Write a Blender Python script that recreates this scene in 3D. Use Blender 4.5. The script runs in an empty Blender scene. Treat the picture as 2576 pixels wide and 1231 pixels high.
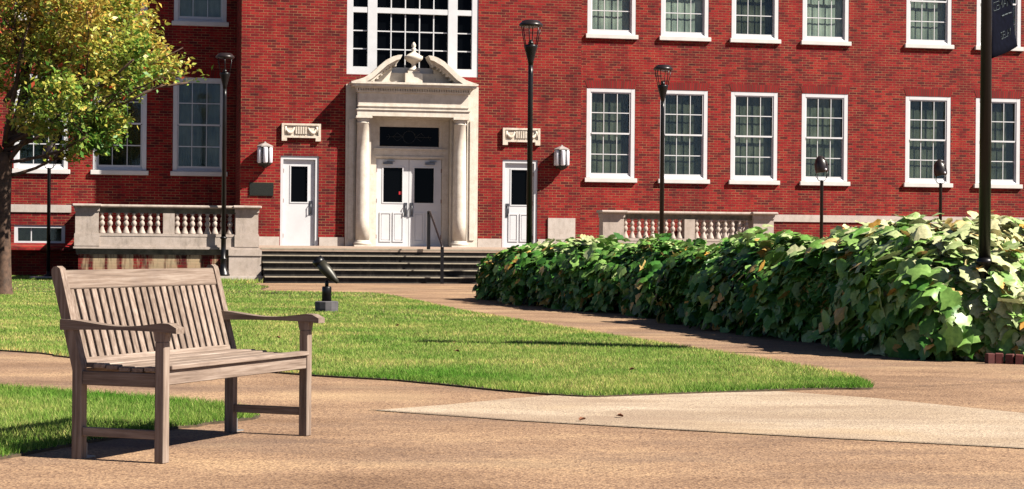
import bpy, bmesh, math, random
import numpy as np
from mathutils import Vector, Matrix
from math import sin, cos, pi, radians, sqrt, atan, atan2, hypot
random.seed(7); rng = np.random.default_rng(7)
S = bpy.context.scene
COL = S.collection

# ------------------------------------------------------------------ camera
F_, CX, CY, CAMH, ROLL, PITCH = 4800.0, 1288.0, 615.5, 0.98, 0.0086, atan(2.5/4800)
cam_d = bpy.data.cameras.new("camera"); cam = bpy.data.objects.new("camera", cam_d); COL.objects.link(cam)
cam_d.sensor_width = 36; cam_d.lens = 36*F_/2576; cam_d.clip_end = 500; cam_d.clip_start = 0.1
RM = Matrix.Rotation(pi/2+PITCH, 3, 'X') @ Matrix.Rotation(ROLL, 3, 'Z')
cam.matrix_world = Matrix.Translation((0, 0, CAMH)) @ RM.to_4x4()
S.camera = cam
# ------------------------------------------------------------------ world and sun
SUN_DIR = Vector((0.932, -0.362, 0)).normalized()        # towards the sun, on the ground
SUN_EL = radians(43)
w = bpy.data.worlds.new("World"); S.world = w; w.use_nodes = True
nt = w.node_tree; nt.nodes.clear()
sky = nt.nodes.new('ShaderNodeTexSky'); sky.sky_type = 'NISHITA'; sky.sun_disc = False; sky.air_density = 0.35; sky.dust_density = 0.15; sky.ozone_density = 1.0
sky.sun_elevation = SUN_EL; sky.sun_rotation = atan2(SUN_DIR.x, SUN_DIR.y)
bg = nt.nodes.new('ShaderNodeBackground'); bg.inputs[1].default_value = 0.05
wo = nt.nodes.new('ShaderNodeOutputWorld'); nt.links.new(sky.outputs[0], bg.inputs[0]); nt.links.new(bg.outputs[0], wo.inputs[0])
sd = bpy.data.lights.new("sun", 'SUN'); sd.energy = 5.0; sd.angle = radians(0.55); sd.color = (1.0, 0.93, 0.82)
sun = bpy.data.objects.new("sun", sd); COL.objects.link(sun)
sv = Vector((SUN_DIR.x*cos(SUN_EL), SUN_DIR.y*cos(SUN_EL), sin(SUN_EL)))
sun.rotation_euler = sv.to_track_quat('Z', 'Y').to_euler(); sun.location = sv*60
S.view_settings.view_transform = 'Standard'; S.view_settings.look = 'None'
S.view_settings.exposure = 1.6; S.view_settings.gamma = 1.0
S.render.engine = 'CYCLES'
S.cycles.max_bounces = 6; S.cycles.diffuse_bounces = 2; S.cycles.transparent_max_bounces = 12

# ------------------------------------------------------------------ ground level and pixel-to-ground survey
def gz(y):
    return 0.0 if y < 36 else (0.08*(y-36)/8 if y < 44 else 0.08)
def ray(px, py):
    return RM @ Vector(((px-CX)/F_, -(py-CY)/F_, -1.0))
def G(px, py):
    d = ray(px, py); z = 0.0
    for _ in range(8):
        t = (z-CAMH)/d.z; z = gz(min(d.y*t, 60))
    return (d.x*t, d.y*t)
# building frame: u along the facade, t out of it, v up
BA = radians(11.398); BO = Vector((-2.619, 48.548, 0))
def Wd(u, t, v=0.0):
    return Vector((BO.x+u*cos(BA)+t*sin(BA), BO.y+u*sin(BA)-t*cos(BA), v))

# ------------------------------------------------------------------ object helpers
def tag(o, label=None, cat=None, group=None, kind=None):
    if label: o['label'] = label
    if cat: o['category'] = cat
    if group: o['group'] = group
    if kind: o['kind'] = kind
    return o
def empty(name, loc=(0,0,0), rz=0, label=None, cat=None, group=None):
    o = bpy.data.objects.new(name, None); COL.objects.link(o); o.location = loc; o.rotation_euler = (0,0,rz)
    o.empty_display_size = 0.2
    return tag(o, label, cat, group)
def kids(o): return [c for c in list(bpy.data.objects) if c.parent == o]
def copy_tree(o, parent=None):
    c = o.copy(); COL.objects.link(c)
    if parent: c.parent = parent
    for k in kids(o): copy_tree(k, c)
    return c

class MB:
    def __init__(s): s.v = []; s.f = []; s.sm = []
    def add(s, vs, fs, smooth=False):
        n = len(s.v); s.v += [tuple(p) for p in vs]; s.f += [tuple(i+n for i in f) for f in fs]; s.sm += [smooth]*len(fs); return s
    def box(s, x0, x1, y0, y1, z0, z1, M=None):
        vs = [Vector(p) for p in ((x0,y0,z0),(x1,y0,z0),(x1,y1,z0),(x0,y1,z0),(x0,y0,z1),(x1,y0,z1),(x1,y1,z1),(x0,y1,z1))]
        if M is not None: vs = [M @ p for p in vs]
        return s.add(vs, [(0,3,2,1),(4,5,6,7),(0,1,5,4),(1,2,6,5),(2,3,7,6),(3,0,4,7)])
    def B(s, u0, u1, t0, t1, v0, v1): return s.box(u0, u1, -t1, -t0, v0, v1)     # building-frame box
    def bbox(s, x0, x1, y0, y1, z0, z1, c=0.004, M=None):   # box with chamfered edges
        bm = bmesh.new(); bmesh.ops.create_cube(bm, size=1)
        for p in bm.verts: p.co = Vector(((x0+x1)/2+p.co.x*(x1-x0), (y0+y1)/2+p.co.y*(y1-y0), (z0+z1)/2+p.co.z*(z1-z0)))
        bmesh.ops.bevel(bm, geom=list(bm.edges), offset=c, segments=1, affect='EDGES')
        bm.verts.index_update()
        vs = [p.co.copy() for p in bm.verts]
        if M is not None: vs = [M @ p for p in vs]
        fs = [[q.index for q in f.verts] for f in bm.faces]; bm.free()
        return s.add(vs, fs)
    def lathe(s, prof, n=16, c=(0,0,0), M=None, sx=1, sy=1, smooth=True, cap=True):
        vs = []
        for r, z in prof:
            for k in range(n):
                a = 2*pi*k/n; p = Vector((c[0]+r*cos(a)*sx, c[1]+r*sin(a)*sy, c[2]+z)); vs.append(M @ p if M is not None else p)
        fs = []
        for i in range(len(prof)-1):
            for k in range(n):
                k2 = (k+1) % n; fs.append((i*n+k, i*n+k2, (i+1)*n+k2, (i+1)*n+k))
        m = len(vs); s.add(vs, fs, smooth)
        if cap:
            b = len(s.v)-m
            s.f.append(tuple(b+k for k in range(n))[::-1]); s.sm.append(False)
            s.f.append(tuple(b+(len(prof)-1)*n+k for k in range(n))); s.sm.append(False)
        return s
    def tube(s, pts, rad, n=8, smooth=True):
        pts = [Vector(p) for p in pts]
        if not hasattr(rad, '__len__'): rad = [rad]*len(pts)
        vs = []; up = Vector((0.13, 0.21, 1))
        for i, p in enumerate(pts):
            d = (pts[min(i+1, len(pts)-1)]-pts[max(i-1, 0)]).normalized()
            a = d.cross(up);
            if a.length < 1e-3: a = d.cross(Vector((1,0,0)))
            a.normalize(); b = d.cross(a)
            for k in range(n):
                an = 2*pi*k/n; vs.append(p+(a*cos(an)+b*sin(an))*rad[i])
        fs = []
        for i in range(len(pts)-1):
            for k in range(n):
                k2 = (k+1) % n; fs.append((i*n+k, i*n+k2, (i+1)*n+k2, (i+1)*n+k))
        m = len(vs); s.add(vs, fs, smooth); b = len(s.v)-m
        s.f.append(tuple(b+k for k in range(n))); s.sm.append(False)
        s.f.append(tuple(b+(len(pts)-1)*n+k for k in range(n))[::-1]); s.sm.append(False)
        return s
    def prism(s, outline, a0, a1, axis='y', M=None):     # outline (p,q) extruded along an axis
        def P(p, q, a):
            r = Vector((p, a, q)) if axis == 'y' else (Vector((a, p, q)) if axis == 'x' else Vector((p, q, a)))
            return M @ r if M is not None else r
        n = len(outline); vs = [P(p, q, a0) for p, q in outline]+[P(p, q, a1) for p, q in outline]
        fs = [tuple(range(n)), tuple(range(2*n-1, n-1, -1))]+[(i, n+i, n+(i+1) % n, (i+1) % n) for i in range(n)]
        return s.add(vs, fs)
    def build(s, name, mat, parent=None, loc=None, fix=True):
        me = bpy.data.meshes.new(name); me.from_pydata(s.v, [], s.f); me.update()
        me.polygons.foreach_set('use_smooth', s.sm)
        if fix:
            bm = bmesh.new(); bm.from_mesh(me); bmesh.ops.recalc_face_normals(bm, faces=bm.faces); bm.to_mesh(me); bm.free()
        me.materials.append(mat)
        o = bpy.data.objects.new(name, me); COL.objects.link(o)
        if parent: o.parent = parent
        if loc: o.location = loc
        return o

# ------------------------------------------------------------------ materials
def mat(name, col=(0.5,0.5,0.5), rough=0.6, metal=0.0, spec=None):
    m = bpy.data.materials.new(name); m.use_nodes = True; n = m.node_tree; b = n.nodes['Principled BSDF']
    b.inputs['Base Color'].default_value = (*col, 1); b.inputs['Roughness'].default_value = rough; b.inputs['Metallic'].default_value = metal
    if spec is not None: b.inputs['Specular IOR Level'].default_value = spec
    return m, n, b
def N(n, t, **kw):
    x = n.nodes.new(t)
    for k, v in kw.items(): setattr(x, k, v)
    return x
def L(n, a, b): n.links.new(a, b)
def noise(n, vec, scale, detail=3, rough=0.55):
    x = N(n, 'ShaderNodeTexNoise'); x.inputs['Scale'].default_value = scale; x.inputs['Detail'].default_value = detail; x.inputs['Roughness'].default_value = rough
    if vec is not None: L(n, vec, x.inputs['Vector'])
    return x.outputs['Fac']
def ramp(n, fac, stops, interp='LINEAR'):
    r = N(n, 'ShaderNodeValToRGB'); e = r.color_ramp.elements; r.color_ramp.interpolation = interp
    while len(e) < len(stops): e.new(0.5)
    for i, (p, c) in enumerate(stops):
        e[i].position = p; e[i].color = (*c, 1) if len(c) == 3 else c
    L(n, fac, r.inputs[0]); return r.outputs['Color']
def mix(n, fac, a, b, blend='MIX'):
    x = N(n, 'ShaderNodeMix', data_type='RGBA', blend_type=blend)
    for s_, v in ((x.inputs[0], fac), (x.inputs[6], a), (x.inputs[7], b)):
        if hasattr(v, 'is_output'): L(n, v, s_)
        elif isinstance(v, (int, float)): s_.default_value = v
        else: s_.default_value = (*v, 1)
    return x.outputs[2]
def math_(n, op, a, b=None):
    x = N(n, 'ShaderNodeMath', operation=op)
    for i, v in enumerate((a, b)):
        if v is None: continue
        if hasattr(v, 'is_output'): L(n, v, x.inputs[i])
        else: x.inputs[i].default_value = v
    return x.outputs[0]
def objco(n): return N(n, 'ShaderNodeTexCoord').outputs['Object']
def geopos(n): return N(n, 'ShaderNodeNewGeometry').outputs['Position']
def mapping(n, vec, scale=(1,1,1), rot=(0,0,0)):
    m = N(n, 'ShaderNodeMapping'); m.inputs['Scale'].default_value = scale; m.inputs['Rotation'].default_value = rot
    L(n, vec, m.inputs['Vector']); return m.outputs[0]
def bump(n, b, h, strength=0.3, dist=0.01):
    x = N(n, 'ShaderNodeBump'); x.inputs['Strength'].default_value = strength; x.inputs['Distance'].default_value = dist
    L(n, h, x.inputs['Height']); L(n, x.outputs[0], b.inputs['Normal'])

def brick_mat(name, stain=False, dark=1.0):
    m, n, b = mat(name, rough=0.85, spec=0.2)
    co = objco(n); sp = N(n, 'ShaderNodeSeparateXYZ'); L(n, co, sp.inputs[0])
    x = math_(n, 'ADD', sp.outputs[0], sp.outputs[1])
    cb = N(n, 'ShaderNodeCombineXYZ'); L(n, x, cb.inputs[0]); L(n, sp.outputs[2], cb.inputs[1])
    br = N(n, 'ShaderNodeTexBrick'); L(n, cb.outputs[0], br.inputs['Vector'])
    br.offset = 0.5; br.squash = 1.0
    br.inputs['Color1'].default_value = (0,0,0,1); br.inputs['Color2'].default_value = (1,1,1,1); br.inputs['Mortar'].default_value = (0.5,0.5,0.5,1)
    br.inputs['Scale'].default_value = 1; br.inputs['Mortar Size'].default_value = 0.0060; br.inputs['Mortar Smooth'].default_value = 0.15
    br.inputs['Brick Width'].default_value = 0.213; br.inputs['Row Height'].default_value = 0.0677
    d = dark*0.9
    c = ramp(n, br.outputs['Color'], [(0.0, (0.12*d,0.006*d,0.010*d)), (0.18, (0.20*d,0.006*d,0.011*d)), (0.45, (0.30*d,0.007*d,0.012*d)), (0.75, (0.36*d,0.010*d,0.014*d)), (1.0, (0.40*d,0.022*d,0.018*d))])
    nz = noise(n, co, 0.9, 4); c = mix(n, 1.0, c, ramp(n, nz, [(0.28, (0.60,0.60,0.64)), (0.5, (1,1,1)), (0.72, (1.22,1.4,1.15))]), 'MULTIPLY')
    nf = noise(n, co, 45, 2); c = mix(n, 1.0, c, ramp(n, nf, [(0.3, (0.7,0.7,0.7)), (0.7, (1.2,1.2,1.2))]), 'MULTIPLY')
    mo = ramp(n, noise(n, co, 3.0, 3), [(0.35, (0.20*d,0.085*d,0.04*d)), (0.65, (0.42*d,0.24*d,0.11*d))])
    c = mix(n, br.outputs['Fac'], c, mo)
    ws = noise(n, mapping(n, co, (2.2, 2.2, 0.25)), 1.0, 5, 0.6); c = mix(n, 1.0, c, ramp(n, ws, [(0.35, (0.72,0.72,0.75)), (0.5, (1,1,1))]), 'MULTIPLY')
    if stain:
        sc = mapping(n, co, (5.0, 1.0, 0.7)); st = noise(n, sc, 1.0, 4, 0.65)
        vg = ramp(n, sp.outputs[2], [(0.15, (0.0,0.0,0.0)), (0.75, (1,1,1))])
        f = math_(n, 'MULTIPLY', ramp(n, st, [(0.46, (0,0,0)), (0.58, (1,1,1))]), math_(n, 'ADD', math_(n, 'MULTIPLY', vg, 0.4), 0.5))
        c = mix(n, f, c, (0.72, 0.56, 0.34))
        c = mix(n, math_(n, 'MULTIPLY', ramp(n, noise(n, sc, 2.1, 3), [(0.55, (0,0,0)), (0.72, (1,1,1))]), 0.6), c, (0.03, 0.025, 0.02))
    L(n, c, b.inputs['Base Color'])
    bump(n, b, math_(n, 'ADD', math_(n, 'MULTIPLY', br.outputs['Fac'], -1.0), math_(n, 'MULTIPLY', nf, 0.3)), 0.6, 0.006)
    return m
def stone_mat(name, col, col2, stain=0.5, sc=6):
    m, n, b = mat(name, rough=0.8, spec=0.25); co = objco(n)
    c = ramp(n, noise(n, co, sc, 5, 0.6), [(0.3, col2), (0.62, col)])
    st = noise(n, mapping(n, co, (3, 3, 0.8)), 2.2, 5, 0.65)
    c = mix(n, math_(n, 'MULTIPLY', ramp(n, st, [(0.52, (0,0,0)), (0.75, (1,1,1))]), stain), c, (0.13, 0.11, 0.09))
    nf = noise(n, co, 90, 2); c = mix(n, 1.0, c, ramp(n, nf, [(0.3, (0.86,0.86,0.86)), (0.7, (1.1,1.1,1.1))]), 'MULTIPLY')
    L(n, c, b.inputs['Base Color']); bump(n, b, nf, 0.25, 0.004); return m
def plain(name, col, rough=0.5, metal=0, var=0.12, sc=8, spec=None, bmp=0.0):
    m, n, b = mat(name, col, rough, metal, spec); co = objco(n)
    lo = tuple(c*(1-var) for c in col); hi = tuple(min(1, c*(1+var)) for c in col)
    L(n, ramp(n, noise(n, co, sc, 4), [(0.3, lo), (0.7, hi)]), b.inputs['Base Color'])
    if bmp: bump(n, b, noise(n, co, sc*6, 2), bmp, 0.003)
    return m
M_brick = brick_mat('red_brick'); M_brickstain = brick_mat('stained_brick', True, 0.8)
M_stone = stone_mat('limestone', (0.66,0.58,0.52), (0.56,0.48,0.42), 0.25)
M_stone2 = stone_mat('weathered_limestone', (0.66,0.55,0.48), (0.52,0.43,0.36), 0.5)
M_algae_shade = stone_mat('algae_shaded_limestone', (0.30,0.27,0.20), (0.10,0.10,0.075), 0.7, 5)  # algae stain plus the shade under cap and ledge, put into the colour
M_trim = stone_mat('portal_limestone', (0.74,0.67,0.58), (0.62,0.54,0.45), 0.22, 7)
M_white = plain('white_paint', (0.74,0.74,0.76), 0.45, var=0.05, sc=5)
M_sillw = plain('sill_paint', (0.80,0.76,0.73), 0.5, var=0.07, sc=5)
M_door = plain('door_paint', (0.72,0.72,0.74), 0.4, var=0.05, sc=3)
M_black = plain('black_metal', (0.008,0.007,0.008), 0.35, 0.0, 0.4, 10, 0.3)
M_cap = plain('dark_brown_metal', (0.03,0.020,0.020), 0.35, 0.1, 0.3, 10, 0.4)
M_bronze = plain('bronze', (0.025,0.03,0.022), 0.45, 0.4, 0.3, 30, bmp=0.5)
M_steel = plain('brushed_steel', (0.22,0.22,0.24), 0.35, 0.8, 0.2, 20)
M_dark = mat('room_dark', (0.004,0.004,0.005), 0.9, spec=0.0)[0]
M_tar = plain('roof_gravel', (0.2,0.19,0.18), 0.9)
M_bglass = mat('dark_glass', (0.0025,0.003,0.004), 0.08, spec=0.04)[0]
M_opal = plain('opal_glass', (0.75,0.73,0.78), 0.3, var=0.06)
M_red = mat('red_sticker', (0.7,0.02,0.03), 0.4)[0]
def glass_mat():
    m = bpy.data.materials.new('window_glass'); m.use_nodes = True; n = m.node_tree; n.nodes.clear()
    o = N(n, 'ShaderNodeOutputMaterial'); t = N(n, 'ShaderNodeBsdfTransparent'); t.inputs[0].default_value = (0.86,0.91,0.88,1)
    g = N(n, 'ShaderNodeBsdfGlossy'); g.inputs['Roughness'].default_value = 0.06; g.inputs[0].default_value = (1,1,1,1)
    x = N(n, 'ShaderNodeMixShader'); x.inputs[0].default_value = 0.018
    L(n, t.outputs[0], x.inputs[1]); L(n, g.outputs[0], x.inputs[2]); L(n, x.outputs[0], o.inputs[0]); return m
M_glass = glass_mat()
def curtain_mat(name, lo, hi):
    m, n, b = mat(name, rough=0.95, spec=0.05); co = objco(n)
    oi = N(n, 'ShaderNodeObjectInfo')
    add = N(n, 'ShaderNodeVectorMath', operation='ADD'); L(n, co, add.inputs[0])
    cb = N(n, 'ShaderNodeCombineXYZ'); r10 = math_(n, 'MULTIPLY', oi.outputs['Random'], 37.0); L(n, r10, cb.inputs[0]); L(n, r10, cb.inputs[2]); L(n, cb.outputs[0], add.inputs[1])
    v = noise(n, mapping(n, add.outputs[0], (6, 6, 1.6)), 1.0, 3)
    v2 = noise(n, mapping(n, add.outputs[0], (1.2, 1.2, 1.4)), 1.0, 3)
    f = math_(n, 'ADD', math_(n, 'MULTIPLY', v, 0.45), math_(n, 'MULTIPLY', v2, 0.55))
    c = ramp(n, f, [(0.36, lo), (0.64, hi)])
    c = mix(n, 1.0, c, ramp(n, oi.outputs['Random'], [(0, (0.7,0.7,0.7)), (1, (1.25,1.25,1.25))]), 'MULTIPLY')
    L(n, c, b.inputs['Base Color']); return m
M_curt_dark = curtain_mat('dark_curtain', (0.035,0.04,0.028), (0.20,0.20,0.155))
M_curt_pale = curtain_mat('pale_curtain', (0.26,0.28,0.26), (0.55,0.56,0.50))
M_curt_black = curtain_mat('black_curtain', (0.004,0.007,0.006), (0.022,0.032,0.028))
def lintel_mat():
    m, n, b = mat('soldier_brick', rough=0.85, spec=0.2); co = objco(n); sp = N(n, 'ShaderNodeSeparateXYZ'); L(n, co, sp.inputs[0])
    # bricks fan out from a point below the arch
    fx = math_(n, 'DIVIDE', sp.outputs[0], math_(n, 'ADD', sp.outputs[2], 0.6))
    s_ = math_(n, 'MULTIPLY', fx, 3.15/0.068); fr = math_(n, 'FRACT', s_)
    fl = math_(n, 'FLOOR', s_); wn = N(n, 'ShaderNodeTexWhiteNoise', noise_dimensions='1D'); L(n, fl, wn.inputs['W'])
    c = ramp(n, wn.outputs['Value'], [(0, (0.22,0.010,0.012)), (0.5, (0.31,0.011,0.012)), (1, (0.38,0.018,0.016))])
    c = mix(n, math_(n, 'LESS_THAN', fr, 0.24), c, (0.13,0.05,0.03)); L(n, c, b.inputs['Base Color']); return m
M_lintel = lintel_mat()
def wood_mat():
    m, n, b = mat('weathered_teak', rough=0.8, spec=0.1)
    at = N(n, 'ShaderNodeAttribute'); at.attribute_name = 'grain'
    v = mapping(n, at.outputs['Vector'], (3.5, 85, 85)); f = noise(n, v, 1.0, 5, 0.65)
    c = ramp(n, f, [(0.22, (0.17,0.12,0.09)), (0.5, (0.41,0.31,0.25)), (0.74, (0.62,0.51,0.43))])
    oi = N(n, 'ShaderNodeObjectInfo'); c = mix(n, 1.0, c, ramp(n, oi.outputs['Random'], [(0, (0.78,0.76,0.74)), (1, (1.12,1.12,1.12))]), 'MULTIPLY')
    c = mix(n, math_(n, 'MULTIPLY', ramp(n, noise(n, at.outputs['Vector'], 7, 4), [(0.52, (0,0,0)), (0.7, (1,1,1))]), 0.3), c, (0.20,0.15,0.13))
    L(n, c, b.inputs['Base Color']); bump(n, b, f, 0.3, 0.003); return m
M_wood = wood_mat()

# ================================================================== BUILDING
TW = -2.3          # wings stand back from the central block
bld = empty('brick_building', BO, BA, 'long red brick hall with white windows and a stone doorway', 'building')
V_TOP = 10.4
def wallface(mb, u0, u1, v0, v1, t, holes, depth=0.32):
    us = sorted({u0, u1, *[h[0] for h in holes], *[h[1] for h in holes]}); vs = sorted({v0, v1, *[h[2] for h in holes], *[h[3] for h in holes]})
    for a, b in zip(us, us[1:]):
        for c, d in zip(vs, vs[1:]):
            um, vm = (a+b)/2, (c+d)/2
            if any(h[0] < um < h[1] and h[2] < vm < h[3] for h in holes): continue
            mb.add([(a,-t,c),(b,-t,c),(b,-t,d),(a,-t,d)], [(0,1,2,3)])
    for a, b, c, d in holes:
        y0, y1 = -t, -t+depth
        mb.add([(a,y0,c),(b,y0,c),(b,y0,d),(a,y0,d),(a,y1,c),(b,y1,c),(b,y1,d),(a,y1,d)], [(0,4,5,1),(1,5,6,2),(2,6,7,3),(3,7,4,0),(4,7,6,5)])
W_U = [-9.22, -7.24, -5.21]+[-11.25, -13.3]
R_U = [5.85, 7.92, 9.94, 12.0, 15.07, 17.19, 19.2, 21.2]
HW = 0.68
def holes_for(us): return [(u-HW, u+HW, v+0.12, v+2.56) for u in us for v in (2.72, 6.63)]
bas_l = [(-9.87, -8.60, 0.94, 1.40), (-13.9, -12.6, 0.94, 1.40)]; bas_r = [(16.55, 17.90, 0.94, 1.37), (19.0, 20.3, 0.94, 1.37)]
mb = MB(); wallface(mb, -15, -4.27, -0.1, V_TOP, TW, holes_for(W_U)+bas_l); mb.add([(-15,-TW,-0.1),(-15,9,-0.1),(-15,9,V_TOP),(-15,-TW,V_TOP)], [(0,1,2,3)])
mb.build('left_wing_wall', M_brick, bld, fix=False)
mb = MB(); wallface(mb, 4.46, 24, -0.1, V_TOP, TW, holes_for(R_U)+bas_r); mb.add([(24,-TW,-0.1),(24,9,-0.1),(24,9,V_TOP),(24,-TW,V_TOP)], [(0,3,2,1)])
mb.build('right_wing_wall', M_brick, bld, fix=False)
mb = MB(); ch = [(-3.27,-2.31,0.9,3.19), (2.41,3.33,0.9,3.19), (-1.40,1.46,0.9,4.24), (-1.63,1.745,5.28,9.6)]
wallface(mb, -4.27, 4.46, -0.1, V_TOP, 0, ch, 0.5)
mb.add([(-4.27,0,-0.1),(-4.27,-TW,-0.1),(-4.27,-TW,V_TOP),(-4.27,0,V_TOP)], [(0,3,2,1)])
mb.add([(4.46,0,-0.1),(4.46,-TW,-0.1),(4.46,-TW,V_TOP),(4.46,0,V_TOP)], [(0,1,2,3)])
mb.build('central_wall', M_brick, bld, fix=False)
# roof slabs and coping
MB().B(-15, -4.27, -9, TW, V_TOP-0.3, V_TOP-0.25).B(4.46, 24, -9, TW, V_TOP-0.3, V_TOP-0.25).B(-4.27, 4.46, -9, -0.01, V_TOP-0.3, V_TOP-0.24).build('roof', M_tar, bld)
MB().B(-15.1, -4.3, TW-0.3, TW+0.08, V_TOP, V_TOP+0.14).B(4.5, 24.1, TW-0.3, TW+0.08, V_TOP, V_TOP+0.14).B(-4.35, 4.54, -0.3, 0.08, V_TOP+0.003, V_TOP+0.143).build('coping', M_stone, bld)
MB().B(-15.0, 24, -9.2, -9, -0.1, V_TOP).build('rear_wall', M_brick, bld)
# stone band courses
for a_, b_ in ((-14.98, -8.45),): MB().B(a_, b_, TW-0.02, TW+0.035, 1.73, 1.925).build('stone_band', M_stone, bld)
MB().B(9.3, 23.98, TW-0.02, TW+0.035, 1.705, 1.90).build('stone_band', M_stone, bld)
# base course of the block (plinth) and corner stone
for a, b in ((-4.27,-3.29), (-2.29,-1.66), (1.77,2.39), (3.35,4.46)): MB().B(a, b, -0.02, 0.035, 0.80, 1.15).build('base_course', M_stone, bld)
MB().B(3.61, 4.33, 0.0, 0.04, 1.155, 1.70).build('corner_stone', M_stone, bld)
# basement sloping brick ledge
for (a, b, c, d) in bas_l+bas_r:
    mb = MB(); mb.B(a, a+0.09, TW-0.14, TW-0.03, c, d).B(b-0.09, b, TW-0.14, TW-0.03, c, d).B(a+0.09, b-0.09, TW-0.14, TW-0.03, d-0.07, d).B(a+0.09, b-0.09, TW-0.14, TW-0.03, c, c+0.05)
    mb.B((a*2+b)/3-0.012, (a*2+b)/3+0.012, TW-0.12, TW-0.08, c+0.05, d-0.07).B((a+2*b)/3-0.012, (a+2*b)/3+0.012, TW-0.12, TW-0.08, c+0.05, d-0.07)
    wf = mb.build('basement_window', M_white, bld)
    MB().B(a+0.05, b-0.05, TW-0.135, TW-0.125, c+0.02, d-0.03).build('pane', M_glass, wf)
    MB().B(a+0.02, b-0.02, TW-0.25, TW-0.24, c, d).build('curtain', M_curt_dark, wf)
for (a, b) in ((-14.5, -8.35), (10, 21)):
    MB().prism([(-TW-0.001, 0.94), (-TW-0.42, 0.83), (-TW-0.42, 0.76), (-TW-0.001, 0.72)], a, b, 'x').build('brick_ledge', M_brick, bld)

# ---- sash window template (origin: sill bottom, centre, wall face)
def window(loc, curt):
    mb = MB(); z0, z1 = 0.12, 2.56; fw = 0.115
    mb.bbox(-HW, -HW+fw, 0.005, 0.14, z0, z1, 0.006).bbox(HW-fw, HW, 0.005, 0.14, z0, z1, 0.006).B(-HW+fw, HW-fw, -0.14, -0.005, z1-0.10, z1)
    mb.prism([(0.0, z0), (0.0, z0+0.02), (0.05, z0+0.085), (0.12, z0+0.085), (0.12, z0)], -HW+fw, HW-fw, 'x')
    fr = mb.build('window', M_white, bld, loc)
    g0, g1 = z0+0.085, z1-0.10; a, b = -HW+fw, HW-fw; mid = (g0+g1)/2
    up = MB(); y0, y1 = 0.025, 0.05
    st = 0.035
    up.box(a, a+st, y0, y1, mid, g1).box(b-st, b, y0, y1, mid, g1).box(a+st, b-st, y0, y1, g1-st, g1).box(a+st, b-st, y0-0.004, y1, mid-0.02, mid+0.025)
    for k in (1, 2):
        u = a+(b-a)*k/3; up.box(u-0.009, u+0.009, y0+0.005, y1, mid+0.025, g1-st)
    up.box(a+st, b-st, y0+0.008, y1-0.002, (mid+g1)/2-0.012, (mid+g1)/2+0.012)
    up.build('upper_sash', M_white, fr)
    lo = MB(); y0, y1 = 0.055, 0.08
    lo.box(a, a+st, y0, y1, g0, mid-0.02).box(b-st, b, y0, y1, g0, mid-0.02).box(a+st, b-st, y0, y1, g0, g0+0.05)
    for k in (1, 2):
        u = a+(b-a)*k/3; lo.box(u-0.009, u+0.009, y0+0.005, y1, g0+0.05, mid-0.02)
    lo.box(a+st, b-st, y0+0.008, y1-0.002, (mid+g0)/2-0.012, (mid+g0)/2+0.012)
    lo.build('lower_sash', M_white, fr)
    MB().box(a+0.002, b-0.002, 0.084, 0.088, g0, g1).build('pane', M_glass, fr)
    MB().bbox(-HW-0.055, HW+0.055, -0.085, 0.02, 0.0, 0.115, 0.008).build('sill', M_sillw, fr)
    MB().prism([(-0.66, 2.562), (0.66, 2.562), (0.74, 2.765), (-0.74, 2.765)], -0.006, 0.02, 'y').build('lintel', M_lintel, fr)
    # curtain with folds
    cm = MB(); n = 60; vs = []
    for i in range(n+1):
        x = -HW+0.01+(2*HW-0.02)*i/n; y = 0.165+0.004*sin(i*0.95+0.6*sin(i*.31))+0.003*sin(i*0.37+1)
        vs += [(x, y, 0.13), (x, y, 2.55)]
    cm.add(vs, [(2*i, 2*i+2, 2*i+3, 2*i+1) for i in range(n)], True); cm.build('curtain', curt, fr, fix=False)
    return fr
w0 = window((W_U[2], -TW, 2.72), M_curt_dark)
def put_window(u, v, cm):
    c = copy_tree(w0, bld); c.location = (u, -TW, v)
    for k in kids(c):
        if k.name.startswith('curtain') and cm != M_curt_dark:
            k.data = k.data.copy(); k.data.materials[0] = cm
        # the flat arches sit inside the wall pattern, one for each opening
    return c
for u in W_U[:2]+W_U[3:]: put_window(u, 2.72, M_curt_black if u in (-7.24, -9.22) else M_curt_dark)
for u in W_U: put_window(u, 6.63, M_curt_pale)
for u in R_U: put_window(u, 2.72, M_curt_dark)
for u in R_U: put_window(u, 6.63, M_curt_dark if abs(u-9.94) < .1 else M_curt_pale)

# ---- big stair window above the portal
mb = MB(); t0, t1 = -0.16, -0.02
mb.B(-1.63, -1.47, t0, t1, 5.28, 9.6).B(1.585, 1.745, t0, t1, 5.28, 9.6).B(-1.47, 1.585, t0, t1, 5.28, 5.48).B(-1.47, 1.585, t0, t1, 9.45, 9.6)
mb.B(-1.10, -0.86, t0, t1, 5.48, 9.45).B(0.965, 1.205, t0, t1, 5.48, 9.45)
tb = [(6.855, 6.99), (8.35, 8.48)]
for a, b in ((-1.47,-1.10), (-0.86,0.965), (1.205,1.585)):
    for c, d in tb: mb.B(a, b, t0, t1-0.01, c, d)
bw = mb.build('stair_window', M_white, bld)
g = MB()
for a, b, n_ in ((-1.47,-1.10,1), (-0.86,0.965,5), (1.205,1.585,1)):
    for k in range(1, n_): u = a+(b-a)*k/n_; g.B(u-0.014, u+0.014, -0.13, -0.09, 5.48, 9.45)
    for v in (5.94, 6.40, 7.43, 7.88, 8.95): g.B(a, b, -0.128, -0.095, v-0.014, v+0.014)
g.build('glazing_bars', M_white, bw)
MB().B(-1.55, 1.66, -0.165, -0.162, 5.4, 9.5).build('pane', M_bglass, bw)
MB().B(-1.55, 1.66, -0.45, -0.44, 5.3, 9.5).build('dark_room', M_dark, bw)

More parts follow.
